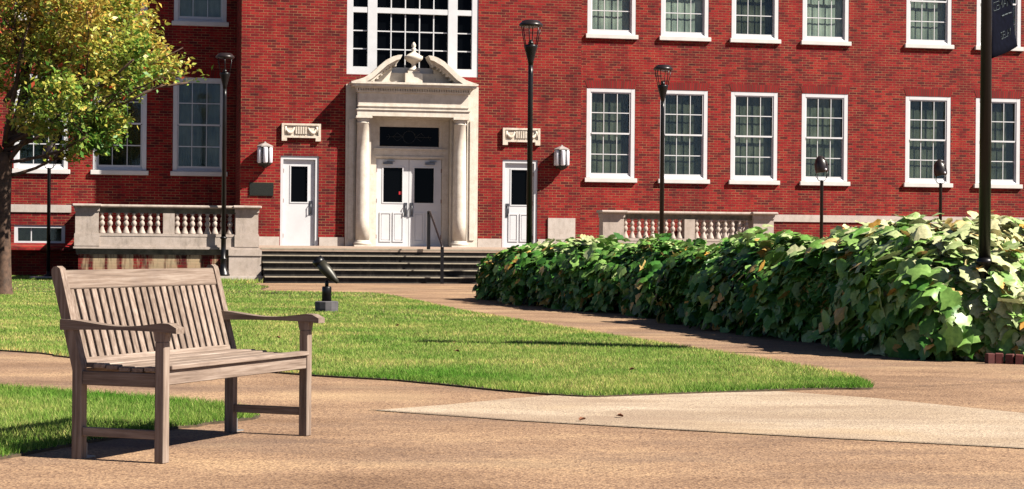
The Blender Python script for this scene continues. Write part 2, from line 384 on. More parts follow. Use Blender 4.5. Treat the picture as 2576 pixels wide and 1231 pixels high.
# ---- portal
pc = 0.03
mb = MB()
mb.B(-1.645, -1.40, -0.02, 0.10, 0.88, 5.02).B(1.46, 1.745, -0.02, 0.10, 0.88, 5.02).B(-1.40, 1.46, -0.02, 0.06, 4.24, 5.02)
mb.B(-1.58, -1.45, 0.10, 0.13, 1.1, 4.15)
mb.B(1.53, 1.66, 0.10, 0.13, 1.1, 4.15)
port = mb.build('portal', M_trim, bld)
# inner jambs and head behind the columns
MB().B(-1.40, -1.0, -0.35, 0.05, 0.88, 4.24).B(1.06, 1.46, -0.35, 0.05, 0.88, 4.24).B(-1.0, 1.06, -0.35, 0.05, 4.18, 4.24).build('inner_jamb', M_trim, port)
# entablature
ent = MB(); ent.B(pc-1.43, pc+1.43, 0.06, 0.42, 4.21, 4.36).B(pc-1.40, pc+1.40, 0.06, 0.395, 4.38, 4.80).B(pc-1.45, pc+1.45, 0.06, 0.45, 4.36, 4.38).B(pc-1.42, pc+1.42, 0.06, 0.425, 4.45, 4.475)
ent.build('frieze', M_trim, port)
cor = MB(); cor.B(pc-1.44, pc+1.44, 0.06, 0.46, 4.80, 4.84).B(pc-1.49, pc+1.49, 0.06, 0.52, 4.90, 4.94).B(pc-1.57, pc+1.57, 0.06, 0.62, 4.94, 5.0).B(pc-1.61, pc+1.61, 0.06, 0.66, 5.0, 5.05)
k = pc-1.46
while k < pc+1.44: cor.B(k, k+0.035, 0.06, 0.50, 4.84, 4.90); k += 0.062
cor.B(pc-1.40, pc+1.40, 0.06, 0.43, 4.84, 4.90)
cor.build('cornice', M_trim, port)
# pediment arms: ogee curves rising from the ends
top = [(-1.58,5.06),(-1.48,5.085),(-1.30,5.145),(-1.10,5.27),(-0.90,5.46),(-0.74,5.60),(-0.58,5.69),(-0.44,5.735),(-0.33,5.742)]
def arm(sg):
    up = [(pc+sg*(p-0.0), q) for p, q in top]
    lowr = [(pc+sg*(p+0.04*(i > 0)), q-0.12+0.03*(i == 0)) for i, (p, q) in enumerate(top)]; lowr[0] = (pc+sg*-1.45, 5.051); lowr[1] = (pc+sg*-1.36, 5.055)
    low2 = [(pc+sg*(p+0.07), q-0.18) for p, q in top]; lowr[-1] = (pc+sg*-0.385, 5.63); lowr[-2] = (pc+sg*-0.47, 5.61); low2[-1] = (pc+sg*-0.455, 5.53); low2[-2] = (pc+sg*-0.50, 5.51); low2[0] = (pc+sg*-1.36, 5.051); low2[1] = (pc+sg*-1.24, 5.055); low2[2] = (pc+sg*-1.14, 5.06)
    m_ = MB(); m_.prism(up+lowr[::-1], -0.64, -0.06)
    m_.prism([(a, b) for a, b in lowr]+low2[::-1], -0.50, -0.06)
    for i in range(2, 8):       # dentil blocks under the curve
        for q in (0.0, 0.5):
            a = Vector(low2[i]).lerp(Vector(low2[i+1]), q) if i < 8 else Vector(low2[i])
            m_.B(a.x-0.022, a.x+0.022, 0.06, 0.46, a.y-0.05, a.y+0.01)
    m_.build('pediment_arm', M_trim, port)
    # tympanum wedge behind the arm
    ty = MB(); ty.prism([(pc+sg*-1.45, 5.052), (pc+sg*-0.62, 5.052), (pc+sg*-0.52, 5.44)]+[(a, b-0.02) for a, b in low2[:1:-1]], -0.17, -0.06)
    ty.build('tympanum', M_trim, port)
arm(-1); arm(1)
MB().B(pc-0.75, pc+0.75, 0.06, 0.14, 5.052, 5.33).B(pc-0.22, pc+0.22, 0.10, 0.40, 5.053, 5.31).B(pc-0.15, pc+0.15, 0.12, 0.38, 5.31, 5.37).build('pedestal', M_trim, port)
MB().lathe([(0.14,5.37),(0.15,5.40),(0.13,5.42),(0.06,5.47),(0.05,5.53),(0.08,5.57),(0.17,5.62),(0.23,5.68),(0.235,5.74),(0.215,5.755),(0.19,5.76),(0.14,5.80),(0.07,5.84),(0.045,5.87),(0.065,5.91),(0.06,5.945),(0.035,5.965),(0.055,6.0),(0.055,6.04),(0.03,6.09),(0.005,6.11)], 24, (pc+0.01,-0.25,0)).build('urn', M_trim, port)
for sg, uc in ((-1, -1.225), (1, 1.25)):
    c = MB(); c.lathe([(0.17,1.08),(0.172,1.6),(0.17,2.4),(0.16,3.3),(0.15,4.02),(0.165,4.03),(0.165,4.05),(0.15,4.06),(0.15,4.10),(0.185,4.15)], 28, (uc,-0.22,0))
    c.lathe([(0.215,0.96),(0.23,0.99),(0.215,1.03),(0.19,1.04),(0.195,1.06),(0.175,1.08)], 28, (uc,-0.22,0))
    c.bbox(uc-0.23, uc+0.23, -0.45, 0.0, 0.88, 0.96, 0.006).bbox(uc-0.205, uc+0.205, -0.425, 0.0, 4.15, 4.208, 0.006)
    c.build('column', M_trim, port)
# ---- door set
mb = MB(); mb.B(-0.98, -0.82, -0.42, -0.27, 0.88, 4.18).B(0.88, 1.05, -0.42, -0.27, 0.88, 4.18).B(-0.82, 0.88, -0.42, -0.27, 3.17, 3.40).B(-0.82, 0.88, -0.42, -0.27, 4.05, 4.18)
mb.B(-0.82, -0.74, -0.40, -0.29, 3.40, 4.05).B(0.80, 0.88, -0.40, -0.29, 3.40, 4.05).B(-0.86, 0.92, -0.27, -0.24, 3.20, 3.235).B(-0.90, 0.96, -0.27, -0.235, 3.40, 3.44)
mb.B(-0.74, 0.80, -0.40, -0.30, 3.44, 3.49).B(-0.74, 0.80, -0.40, -0.30, 3.99, 4.05)
df = mb.build('door_frame', M_trim, bld)
MB().B(-0.76, 0.82, -0.375, -0.37, 3.45, 4.02).build('transom_pane', M_bglass, df)
tr = MB()      # leaded tracery of the transom
for k in range(4):
    a = [(0.03+0.16*cos(q+k*pi/2)*(1.0), -0.365, 3.735+0.16*sin(q+k*pi/2)) for q in (0, 0.4, 0.8, 1.2, 1.57)]
    b_ = [Vector((p[0], 0.366, p[2])) for p in a]; tr.tube(b_, 0.006, 5)
tr.tube([(-0.55,0.366,3.735),(-0.13,0.366,3.735)], 0.005, 5).tube([(0.19,0.366,3.735),(0.62,0.366,3.735)], 0.005, 5)
tr.tube([(-0.52,0.366,3.66),(-0.46,0.366,3.735),(-0.52,0.366,3.81)], 0.005, 5).tube([(0.58,0.366,3.66),(0.52,0.366,3.735),(0.58,0.366,3.81)], 0.005, 5)
tr.tube([(-0.13,0.366,3.735),(-0.28,0.366,3.84),(-0.38,0.366,3.735),(-0.28,0.366,3.63),(-0.13,0.366,3.735)], 0.005, 5)
tr.tube([(0.19,0.366,3.735),(0.34,0.366,3.84),(0.44,0.366,3.735),(0.34,0.366,3.63),(0.19,0.366,3.735)], 0.005, 5)
tr.build('tracery', plain('lead', (0.035,0.04,0.045), 0.6), df)
def leaf(u0, u1, v0, v1, gl, t, panels, name='door', hs=None):
    """door leaf with a glazed opening gl=(a,b,c,d) and raised panels"""
    m_ = MB(); a, b, c, d = gl
    m_.B(u0, a, t-0.05, t, v0, v1).B(b, u1, t-0.05, t, v0, v1).B(a, b, t-0.05, t, v0, c).B(a, b, t-0.05, t, d, v1)
    for e in (0.0,):
        m_.B(a-0.03, a, t, t+0.012, c-0.03, d+0.03).B(b, b+0.03, t, t+0.012, c-0.03, d+0.03).B(a, b, t, t+0.012, c-0.03, c).B(a, b, t, t+0.012, d, d+0.03)
    for (p, q, r, s_) in panels:
        m_.B(p, p+0.03, t, t+0.02, r, s_).B(q-0.03, q, t, t+0.02, r, s_).B(p+0.03, q-0.03, t, t+0.02, r, r+0.03).B(p+0.03, q-0.03, t, t+0.02, s_-0.03, s_)
        m_.bbox(p+0.045, q-0.045, -t-0.008, -t+0.01, r+0.045, s_-0.045, 0.006)
    o = m_.build(name, M_door, bld)
    MB().B(a, b, t-0.035, t-0.03, c, d).build('pane', M_bglass, o)
    if hs:
        h_, hh = hs
        MB().B(h_-0.045, h_+0.045, t, t+0.012, hh, hh+0.36).tube([(h_,-t-0.012,hh+0.05),(h_,-t-0.07,hh+0.08),(h_,-t-0.07,hh+0.28),(h_,-t-0.012,hh+0.31)], 0.012, 8).build('handle', M_steel, o)
    hu = u0+0.0 if (hs and hs[0] > (u0+u1)/2) else u1
    for v in (v0+0.25, (v0+v1)/2+0.05, v1-0.28): MB().B(hu-0.014, hu+0.014, t+0.001, t+0.016, v-0.05, v+0.05).build('hinge', plain('hinge_brass', (0.33,0.16,0.12), 0.5) if 'hinge_brass' not in bpy.data.materials else bpy.data.materials['hinge_brass'], o)
    return o
pv = (1.05, 1.80)
d1 = leaf(-0.81, 0.025, 0.93, 3.16, (-0.63,-0.14,2.06,2.945), -0.33, [(-0.72,-0.42,*pv), (-0.38,-0.10,*pv)], hs=(-0.055,1.69))
d2 = leaf(0.035, 0.87, 0.93, 3.16, (0.17,0.675,2.05,2.945), -0.33, [(0.15,0.43,*pv), (0.47,0.76,*pv)], hs=(0.105,1.69))
MB().B(-0.225, -0.145, -0.358, -0.350, 2.26, 2.34).build('sticker', M_red, d1)
for d_, u in ((d1, -0.52), (d2, 0.57)): MB().B(u-0.12, u+0.12, -0.33, -0.27, 3.03, 3.09).B(u-0.02, u+0.17, -0.31, -0.22, 3.10, 3.115).build('door_closer', M_steel, d_)
# side doors
def side_door(u0, u1, gl, hx):
    m_ = MB(); m_.B(u0, u0+0.07, -0.16, -0.03, 0.88, 3.19).B(u1-0.085, u1, -0.16, -0.03, 0.88, 3.19).B(u0+0.07, u1-0.085, -0.16, -0.03, 3.10, 3.19)
    m_.build('door_frame', M_door, bld)
    o = leaf(u0+0.075, u1-0.09, 0.93, 3.095, gl, -0.10, [(u0+0.18, (u0+u1)/2-0.03, 1.08, 1.80), ((u0+u1)/2+0.02, u1-0.2, 1.08, 1.80)] if u0 > 0 else [], hs=(hx, 1.70)); return o
s1 = side_door(-3.27, -2.31, (-3.0,-2.585,2.03,2.93), -2.50)
s2 = side_door(2.41, 3.33, (2.66,3.09,2.03,2.93), 2.56)
MB().B(-3.27, 3.33, -0.55, 0.10, 0.83, 0.929).build('threshold', M_stone, bld)
# carved panels over the side doors
for u in (-2.765, 2.885):
    m_ = MB(); m_.B(u-0.49, u+0.49, 0.0, 0.05, 3.64, 4.0)
    m_.B(u-0.49, u-0.43, 0.05, 0.085, 3.64, 4.0).B(u+0.43, u+0.49, 0.05, 0.085, 3.64, 4.0).B(u-0.43, u+0.43, 0.05, 0.085, 3.95, 4.0).B(u-0.43, u+0.43, 0.05, 0.085, 3.64, 3.69)
    m_.B(u-0.49, u-0.36, 0.0, 0.085, 3.56, 3.64).B(u+0.36, u+0.49, 0.0, 0.085, 3.56, 3.64)
    for k in range(5): m_.B(u-0.145+k*0.06, u-0.105+k*0.06, 0.05, 0.08, 3.74, 3.92)
    for sg in (-1, 1):
        pts = [(u+sg*(0.17+0.22*q), -0.06-0.012*sin(pi*q), 3.90-0.14*sin(pi*min(1, q*0.95))) for q in [i/8 for i in range(9)]]
        m_.tube(pts, [0.018+0.028*sin(pi*i/8) for i in range(9)], 8)
        m_.tube([(u+sg*0.39,-0.06,3.92),(u+sg*0.40,-0.07,3.84),(u+sg*0.385,-0.06,3.74)], [0.03,0.025,0.01], 8)
    m_.build('carved_panel', stone_mat('carved_stone', (0.74,0.66,0.56), (0.55,0.45,0.35), 0.2, 14) if 'carved_stone' not in bpy.data.materials else bpy.data.materials['carved_stone'], bld)

# ---- wall lanterns (things of their own)
def lantern(u, v0, label):
    e = empty('wall_lantern', Wd(u, 0, v0), BA, label, 'lantern', 'wall lanterns beside the doors')
    m_ = MB(); m_.box(-0.10, 0.10, -0.03, 0.0, 0.0, 0.55).box(-0.03, 0.03, -0.12, -0.02, 0.05, 0.1); m_.build('back_plate', M_bronze, e)
    MB().lathe([(0.02,-0.06),(0.07,-0.03),(0.15,0.02),(0.165,0.06)], 6, (0,-0.21,0), smooth=False).build('base', M_bronze, e)
    cp = MB(); cp.lathe([(0.20,0.46),(0.205,0.49),(0.15,0.52),(0.06,0.56),(0.035,0.565),(0.03,0.59),(0.01,0.60)], 6, (0,-0.21,0), smooth=False); cp.build('cap', plain('pale_zinc', (0.50,0.45,0.42), 0.5) if 'pale_zinc' not in bpy.data.materials else bpy.data.materials['pale_zinc'], e)
    for k in range(6):
        a = pi/6+k*pi/3; x, y = 0.155*cos(a), -0.21+0.155*sin(a); M_ = Matrix.Translation((x, y, 0)) @ Matrix.Rotation(a, 4, 'Z')
        MB().lathe([(0.045,0.062),(0.062,0.09),(0.062,0.43),(0.05,0.455)], 10, (0,0,0), M=Matrix.Translation((x*0.93, -0.21+(y+0.21)*0.93, 0))).build('pane', M_opal, e)
        a = k*pi/3; x, y = 0.178*cos(a), -0.21+0.178*sin(a)
    rb = MB()
    for k in range(6):
        a = k*pi/3; rb.tube([(0.165*cos(a), -0.21+0.165*sin(a), 0.05), (0.172*cos(a), -0.21+0.172*sin(a), 0.47)], 0.008, 6)
    rb.build('ribs', M_bronze, e)
lantern(-3.68, 2.92, 'white wall lantern left of the doorway, above the dark plaque')
lantern(3.915, 2.98, 'white wall lantern on the brick right of the right side door')
pq = empty('bronze_plaque', Wd(-3.745, 0, 2.17), BA, 'small dark bronze plaque on the brick under the left lantern', 'plaque')
MB().bbox(-0.30, 0.30, -0.035, -0.001, 0.0, 0.33, 0.008).build('plate', M_bronze, pq)
m_ = MB()
for k in range(5): m_.box(-0.24+0.03*(k % 2), 0.24-0.04*(k % 3), -0.039, -0.035, 0.06+k*0.05, 0.075+k*0.05)
m_.build('raised_lines', plain('plaque_highlight', (0.06,0.065,0.05), 0.4, 0.4), pq)

# ================================================================== TERRACE, STEPS, BALUSTRADES
TV = 0.90
ter = empty('terrace', BO, BA, 'raised stone terrace across the front of the doorway with stained brick sides', 'terrace')
mb = MB()
mb.prism([(-0.001, 0.93), (-3.08, 0.875), (-3.08, 0.80), (-0.001, 0.80)], -4.2, 4.25, 'x'); mb.build('paving', stone_mat('paving_stone', (0.60,0.44,0.34), (0.5,0.36,0.27), 0.2), ter)
MB().B(-8.15, -4.2, TW+0.01, 3.4, 0.75, 0.86).B(4.25, 8.4, TW+0.01, 3.4, 0.75, 0.86).build('side_paving', M_stone2, ter)
for a, b in ((-8.12, -4.2), (4.25, 8.40)): MB().B(a, b, TW+0.01, 3.55, -0.1, 0.70).build('brick_side', M_brickstain, ter)
MB().B(-4.2, 4.25, 0.0, 3.0, -0.1, 0.80).build('core', M_stone2, ter)
def balustrade(ua, ub, label):
    e = empty('balustrade', BO, BA, label, 'balustrade', 'stone balustrades on either side of the steps')
    tf = 3.62
    # plinth course, ledge and cap in stone
    def run(a, b, t0, t1, nm='base_rail'):
        m_ = MB(); MB().B(a+0.03, b-0.03, t0+0.03, t1-0.05, 0.70, 0.75).B(a+0.02, b-0.02, t0+0.03, t1-0.02, 0.75, 0.83).build('base_moulding', M_algae_shade, e); m_.B(a-0.03, b+0.03, t0-0.03, t1+0.06, 0.83, 0.875).B(a, b, t0, t1+0.04, 0.875, 0.89).B(a, b, t0, t1, 0.89, 1.12).B(a-0.01, b+0.01, t0, t1+0.01, 1.12, 1.18); m_.build(nm, M_stone2, e)
        m_ = MB(); MB().B(a+0.02, b-0.02, t0+0.02, t1-0.06, 1.65, 1.705).B(a, b, t0, t1-0.04, 1.705, 1.765).build('rail_moulding', M_algae_shade, e); m_.bbox(a-0.05, b+0.05, -t1-0.04, -t0+0.04, 1.775, 1.84, 0.02).B(a-0.01, b+0.01, t0-0.01, t1-0.005, 1.765, 1.775); m_.build('top_rail', M_stone2, e)
    run(ua, ub, 3.30, tf)
    piers = [(ua, ua+0.54), (ub-0.54, ub)]; mid = (ua+ub)/2+0.03
    for a, b in piers:
        m_ = MB(); m_.B(a+0.01, b-0.01, 3.27, tf+0.03, 0.886, 1.68).B(a-0.01, b+0.01, 3.26, tf+0.05, 0.892, 1.17).B(a-0.01, b+0.01, 3.26, tf+0.055, 1.68, 1.782).bbox(a-0.06, b+0.06, -tf-0.17, -3.22, 1.782, 1.847, 0.02)
        m_.build('pier', M_stone2, e)
    MB().B(mid-0.13, mid+0.13, 3.33, tf-0.02, 1.18, 1.65).build('middle_pier', M_stone2, e)
    prof = [(0.082,1.18),(0.082,1.20),(0.06,1.25),(0.034,1.33),(0.030,1.345),(0.052,1.37),(0.062,1.41),(0.052,1.45),(0.030,1.475),(0.030,1.485),(0.050,1.51),(0.053,1.54),(0.037,1.575),(0.025,1.60),(0.045,1.62),(0.045,1.652)]
    def bal(u, t):
        return MB().lathe(prof, 14, (u, -t, 0)).build('baluster', M_stone2, e)
    for a, b in ((ua+0.54, mid-0.13), (mid+0.13, ub-0.54)):
        n = round((b-a)/0.178)
        for k in range(n): bal(a+(k+0.35)*(b-a)/n, 3.515)
    # return run back to the wall at the outer end
    outer = ua if ua < 0 else ub-0.34
    m_ = MB(); a, b = outer+0.01, outer+0.33
    m_.B(a+0.03, b-0.03, TW+0.05, 3.26, 0.69, 0.83).B(a-0.02, b+0.02, TW+0.05, 3.26, 0.832, 0.883).B(a, b, TW+0.05, 3.26, 0.883, 1.18).build('return_base', M_stone2, e)
    MB().B(a, b, TW+0.05, 3.26, 1.65, 1.765).B(a-0.05, b+0.05, TW+0.05, 3.23, 1.765, 1.838).build('return_rail', M_stone2, e)
    for k in range(24): bal((a+b)/2, 3.05-k*0.21)
    m_ = MB()
    for k in (8, 16): m_.B(a+0.03, b-0.03, 3.05-k*0.21-0.1, 3.05-k*0.21+0.1, 1.18, 1.65)
    m_.build('return_pier', M_stone2, e)
    return e
balustrade(-8.20, -4.05, 'grey weathered stone balustrade left of the steps, behind the bench')
balustrade(4.15, 8.47, 'stone balustrade right of the steps, rising behind the leafy hedge')
# pier foundations at the steps
for a, b, lab in ((-4.73, -3.99, 'square stone block under the balustrade end left of the steps'), (4.10, 4.84, 'square stone block at the right end of the steps behind the hedge')):
    e = empty('stone_cheek', BO, BA, lab, 'stone block', 'stone blocks flanking the steps')
    MB().B(a, b, 3.0, 3.72, 0.22, 0.69).B(a-0.01, b+0.01, 3.0, 3.745, 0.69, 0.83).build('shaft', M_stone2, e)
    lo_, hi_ = (a-0.95, b+0.03) if a < 0 else (a-0.03, b+0.95)
    MB().B(lo_, hi_, 2.9, 3.95, -0.1, 0.225).build('footing', M_stone, e)
# steps: five risers
stp = empty('stone_steps', BO, BA, 'broad flight of low stone steps with shadow-dark risers below the doors', 'steps')
shaded_riser = stone_mat('shaded_riser_stone', (0.03,0.026,0.024), (0.012,0.010,0.010), 0.7, 9)  # near black: the shadow of the treads is put into the riser colour
tread = stone_mat('tread_stone', (0.58,0.50,0.38), (0.45,0.38,0.30), 0.3, 8)
n_r = 5; rise = (0.875-0.07)/n_r
for k in range(n_r-1):
    v = 0.875-(k+1)*rise; t0 = 3.08+0.33*k
    MB().B(-3.95, 4.06, t0-0.03-0.3, t0+0.33+0.025, v-0.024, v).build('tread', tread, stp)
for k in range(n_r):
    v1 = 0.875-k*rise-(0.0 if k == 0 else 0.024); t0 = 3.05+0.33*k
    MB().B(-3.94, 4.05, t0-0.3, t0, -0.1 if k == n_r-1 else v1-rise+0.024-0.001, v1-0.001 if k else 0.80).build('riser', shaded_riser, stp)
MB().B(-3.95, 4.06, 2.7, 3.085, 0.845, 0.876).build('nosing', tread, stp)
# handrail
hr = empty('handrail', Wd(0.06, 3.2, 0), BA, 'black metal handrail in the middle of the steps', 'handrail')
y2 = -1.42
MB().box(-0.10, -0.02, -0.02, 0.02, 0.87, 1.78).build('post', M_black, hr)
MB().box(0.0, 0.075, y2-0.02, y2+0.02, 0.05, 0.93).build('post', M_black, hr)
MB().tube([(-0.06,0,1.77),(-0.045,-0.1,1.755),(0.035,y2,0.95),(0.037,y2-0.03,0.90)], 0.024, 8).build('rail', M_cap, hr)

# ================================================================== STREET LAMPS
def lamp(name, loc, H, label, group, post_k=1.15):
    e = empty(name, loc, random.uniform(0, 1.0), label, 'street lamp', group)
    k = post_k
    MB().lathe([(0.13*k,0),(0.135*k,0.03),(0.12*k,0.05),(0.115*k,0.09),(0.085*k,0.13),(0.065*k,0.22),(0.058*k,0.36),(0.075*k,0.385),(0.075*k,0.40),(0.05*k,0.43),(0.05*k,0.84),(0.068*k,0.86),(0.068*k,0.885),(0.045*k,0.91)], 20).build('base', M_black, e)
    MB().lathe([(0.047*k,0.88),(0.040*k,H-1.0),(0.040*k,H-0.82)], 16).build('pole', M_black, e)
    MB().lathe([(0.040,H-0.84),(0.055,H-0.74),(0.095,H-0.58),(0.12,H-0.50),(0.125,H-0.47),(0.115,H-0.45),(0.05,H-0.445)], 18).build('bowl', M_black, e)
    MB().lathe([(0.05,H-0.445),(0.05,H-0.40),(0.035,H-0.39),(0.03,H-0.36)], 12).build('socket', M_black, e)
    for a in range(6):
        an = a*pi/3; MB().tube([(0.115*cos(an),0.115*sin(an),H-0.47),(0.155*cos(an),0.155*sin(an),H-0.28),(0.18*cos(an),0.18*sin(an),H-0.12)], 0.009, 6).build('rib', M_black, e)
    MB().lathe([(0.02,H-0.125),(0.17,H-0.125),(0.205,H-0.12),(0.218,H-0.10),(0.218,H-0.08),(0.19,H-0.05),(0.175,H-0.045),(0.165,H-0.02),(0.12,H-0.003),(0.03,H)], 26).build('cap', M_cap, e)
    return e
GRP = 'black street lamps in front of the hall'
lamp('street_lamp', ((1331-1288)/4800*34.6, 34.6, 0), 5.07, 'tall black street lamp before the right side door, rising behind the hedge', GRP)
lamp('street_lamp', ((1664-1288)/4800*42.7, 42.7, 0.05), 5.0, 'black street lamp in front of the first window right of the doorway', GRP)
pL = Wd(-4.86, 3.80, 0.225); lamp('street_lamp', pL, 5.12, 'black street lamp standing against the balustrade left of the steps', GRP)
post = lamp('banner_post', (4.21, 17.0, 0), 5.07, 'thick black lamp post carrying a navy banner at the right edge', None)
post['category'] = 'lamp post'

# banner hanging from the post, blown aside
bn = empty('banner', (4.21, 17.0, 0), 0, 'dark navy cloth banner hanging from the post at the right edge', 'banner')
navy = plain('navy_cloth', (0.005,0.006,0.014), 0.9, var=0.3, sc=20, spec=0.03)
def bpos(s_, h_):      # s_ 0..1 away from the pole, h_ height
    k = (h_-2.62)/1.75
    wdt = 0.52; ang = radians(68-22*max(0, 1-k)**1.5)
    d = wdt*s_; x = 0.045+d*cos(ang)+0.03*sin(h_*5+s_*3)*s_; y = d*sin(ang)+0.02*sin(h_*4+s_*5)
    return Vector((x, y, h_+0.16*s_*max(0, 1-k)))
nh, ns = 30, 10; vs = []; fs = []
for i in range(nh+1):
    for j in range(ns+1): vs.append(bpos(j/ns, 2.68+1.75*i/nh))
for i in range(nh):
    for j in range(ns): a = i*(ns+1)+j; fs.append((a, a+1, a+ns+2, a+ns+1))
cloth = MB().add(vs, fs, True).build('cloth', navy, bn, fix=False)
sm = cloth.modifiers.new('thick', 'SOLIDIFY'); sm.thickness = 0.004; sm.offset = 0
for z in (2.75, 4.40): MB().tube([(0.03,0,z),(0.05,0.02,z)], 0.012, 6).build('bracket', M_black, bn)
GLY = {'O':[[(0,0),(1,0),(1,1),(0,1),(0,0)]],'S':[[(1,1),(0,1),(0,.5),(1,.5),(1,0),(0,0)]],'M':[[(0,0),(0,1),(.5,.4),(1,1),(1,0)]],'A':[[(0,0),(.5,1),(1,0)],[(.2,.4),(.8,.4)]],'N':[[(0,0),(0,1),(1,0),(1,1)]],
       'D':[[(0,0),(0,1),(.7,1),(1,.7),(1,.3),(.7,0),(0,0)]],'E':[[(1,1),(0,1),(0,0),(1,0)],[(0,.5),(.8,.5)]],'L':[[(0,1),(0,0),(1,0)]],'Y':[[(0,1),(.5,.5),(1,1)],[(.5,.5),(.5,0)]],'V':[[(0,1),(.5,0),(1,1)]],'-':[[(0,.5),(1,.5)]]}
txt = MB()
def word(s_, x0, x1, h0, hh, r=0.003):
    n = len(s_); cw = (x1-x0)/n
    for i, c in enumerate(s_):
        for st in GLY[c]:
            pts = []
            for (p, q) in st:
                P = bpos(x0+(i+0.1+0.8*p)*cw, h0+q*hh); P.y -= 0.006; P.x += 0.002; pts.append(P)
            txt.tube(pts, r, 4, False)
word('V', 0.62, 1.0, 3.50, 0.09); word('OSMAN', 0.08, 0.95, 3.10, 0.075); word('---', 0.5, 0.95, 3.00, 0.05, 0.006); word('DELAY', 0.35, 0.85, 2.82, 0.06, 0.003)
txt.build('lettering', plain('faded_lettering', (0.06,0.09,0.10), 0.8), bn)

# small shaded lamps
def small_lamp(loc, H, label, flip=1):
    e = empty('shielded_lamp', loc, 0, label, 'lamp', 'low black lamps with tilted hoods')
    MB().lathe([(0.10,0),(0.11,0.02),(0.10,0.04),(0.05,0.06),(0.045,0.12)], 16).build('base', M_black, e)
    MB().lathe([(0.044,0.10),(0.044,H-0.67),(0.05,H-0.65),(0.03,H-0.63)], 14).build('pole', M_black, e)
    for sx in (-1, 1):
        for q in (0.0, 0.05):
            MB().tube([(sx*0.03, q-0.02, H-0.65), (sx*0.09, q-0.02, H-0.63), (sx*(0.115+q*0.5), q, H-0.54), (sx*(0.125+q*0.6), q, H-0.38)], 0.008, 6).build('rod', M_black, e)
    # tilted hood
    Mx = Matrix.Translation((0, 0, H-0.39)) @ Matrix.Rotation(radians(-9*flip), 4, 'Y')
    MB().lathe([(0.160,-0.04),(0.172,0.0),(0.178,0.09),(0.170,0.18),(0.145,0.26),(0.105,0.33),(0.055,0.375),(0.005,0.39)], 22, M=Mx).build('hood', M_cap, e)
    MB().tube([Mx @ Vector((0.06, -0.10, 0.33)), Mx @ Vector((0.11, -0.12, 0.22)), Mx @ Vector((0.12, -0.13, 0.10))], 0.014, 6).build('bracket', M_cap, e)
    MB().lathe([(0.005,-0.03),(0.03,-0.015),(0.03,0.015),(0.005,0.03)], 10, c=(0.07,-0.155,H-0.36)).build('lens', M_opal, e)
    return e
small_lamp(((2066-1288)/4800*48.8, 48.8, 0.08), 3.27, 'low hooded lamp before the window nearest right of the far balustrade')
small_lamp(((2365-1288)/4800*51.5, 51.5, 0.08), 3.32, 'low hooded lamp farthest right, before the wider spaced windows')
small_lamp(((122-1288)/4800*46.0, 46.0, 0.14), 3.25, 'low hooded lamp on a concrete pad beside the tree', -1)
pad = empty('lamp_pad', ((122-1288)/4800*46.0, 46.0, 0.04), BA, 'small square concrete pad at the foot of the left lamp', 'concrete pad')
MB().bbox(-0.42, 0.42, -0.3, 0.3, 0.0, 0.10, 0.01).build('slab', M_stone, pad)

# ground spotlight
sp = empty('ground_spotlight', (-2.635, 27.2, 0.0), 0, 'dark cylinder spotlight on a short post and concrete base in the lawn', 'spotlight')
MB().lathe([(0.155,-0.02),(0.165,0.06),(0.168,0.155),(0.15,0.165)], 12, smooth=False).build('concrete_base', plain('grey_concrete', (0.13,0.12,0.13), 0.85, var=0.3), sp)
MB().lathe([(0.068,0.16),(0.068,0.36),(0.06,0.375)], 18).build('post', M_black, sp)
MB().tube([(0,0,0.37),(0,0,0.46)], [0.025,0.03], 10).build('swivel', M_black, sp)
ax = Vector((0.68, -0.15, -0.72)).normalized()
c0 = Vector((0.0, 0, 0.60)); q = ax.to_track_quat('Z', 'Y').to_matrix().to_4x4(); Mx = Matrix.Translation(c0) @ q
MB().lathe([(0.078,-0.17),(0.078,0.0),(0.068,0.08),(0.045,0.17),(0.025,0.235),(0.006,0.24)], 20, M=Mx).build('housing', plain('olive_metal', (0.05,0.045,0.028), 0.45, 0.2), sp)
MB().lathe([(0.083,-0.22),(0.083,-0.14),(0.077,-0.135)], 20, M=Mx).build('hood', M_black, sp)

# ================================================================== BENCH
fl, fr_, bl, br = [Vector((*p, 0)) for p in ((-1.54,8.484), (-1.044,9.751), (-1.956,8.61), (-1.455,9.881))]
ctr = (fl+fr_+bl+br)/4; ang = radians(68.57)
bench = empty('garden_bench', ctr, ang, 'weathered teak garden bench with slatted back and curved arms', 'bench')
HL, HD = 0.682, 0.216        # half spacing of legs along the length and depth; local +Y is the back
def wood(mbx, name, axis='x', parent=bench, sub=None):
    o = mbx.build(name, M_wood, parent); me = o.data
    a = me.attributes.new('grain', 'FLOAT_VECTOR', 'POINT'); off = random.uniform(0, 50)
    co = np.empty(len(me.vertices)*3, dtype=np.float32); me.vertices.foreach_get('co', co); co = co.reshape(-1, 3)
    g_ = {'x': co[:, [0,1,2]], 'y': co[:, [1,0,2]], 'z': co[:, [2,0,1]]}[axis]+off
    a.data.foreach_set('vector', g_.astype(np.float32).ravel()); return o
lw = 0.0245
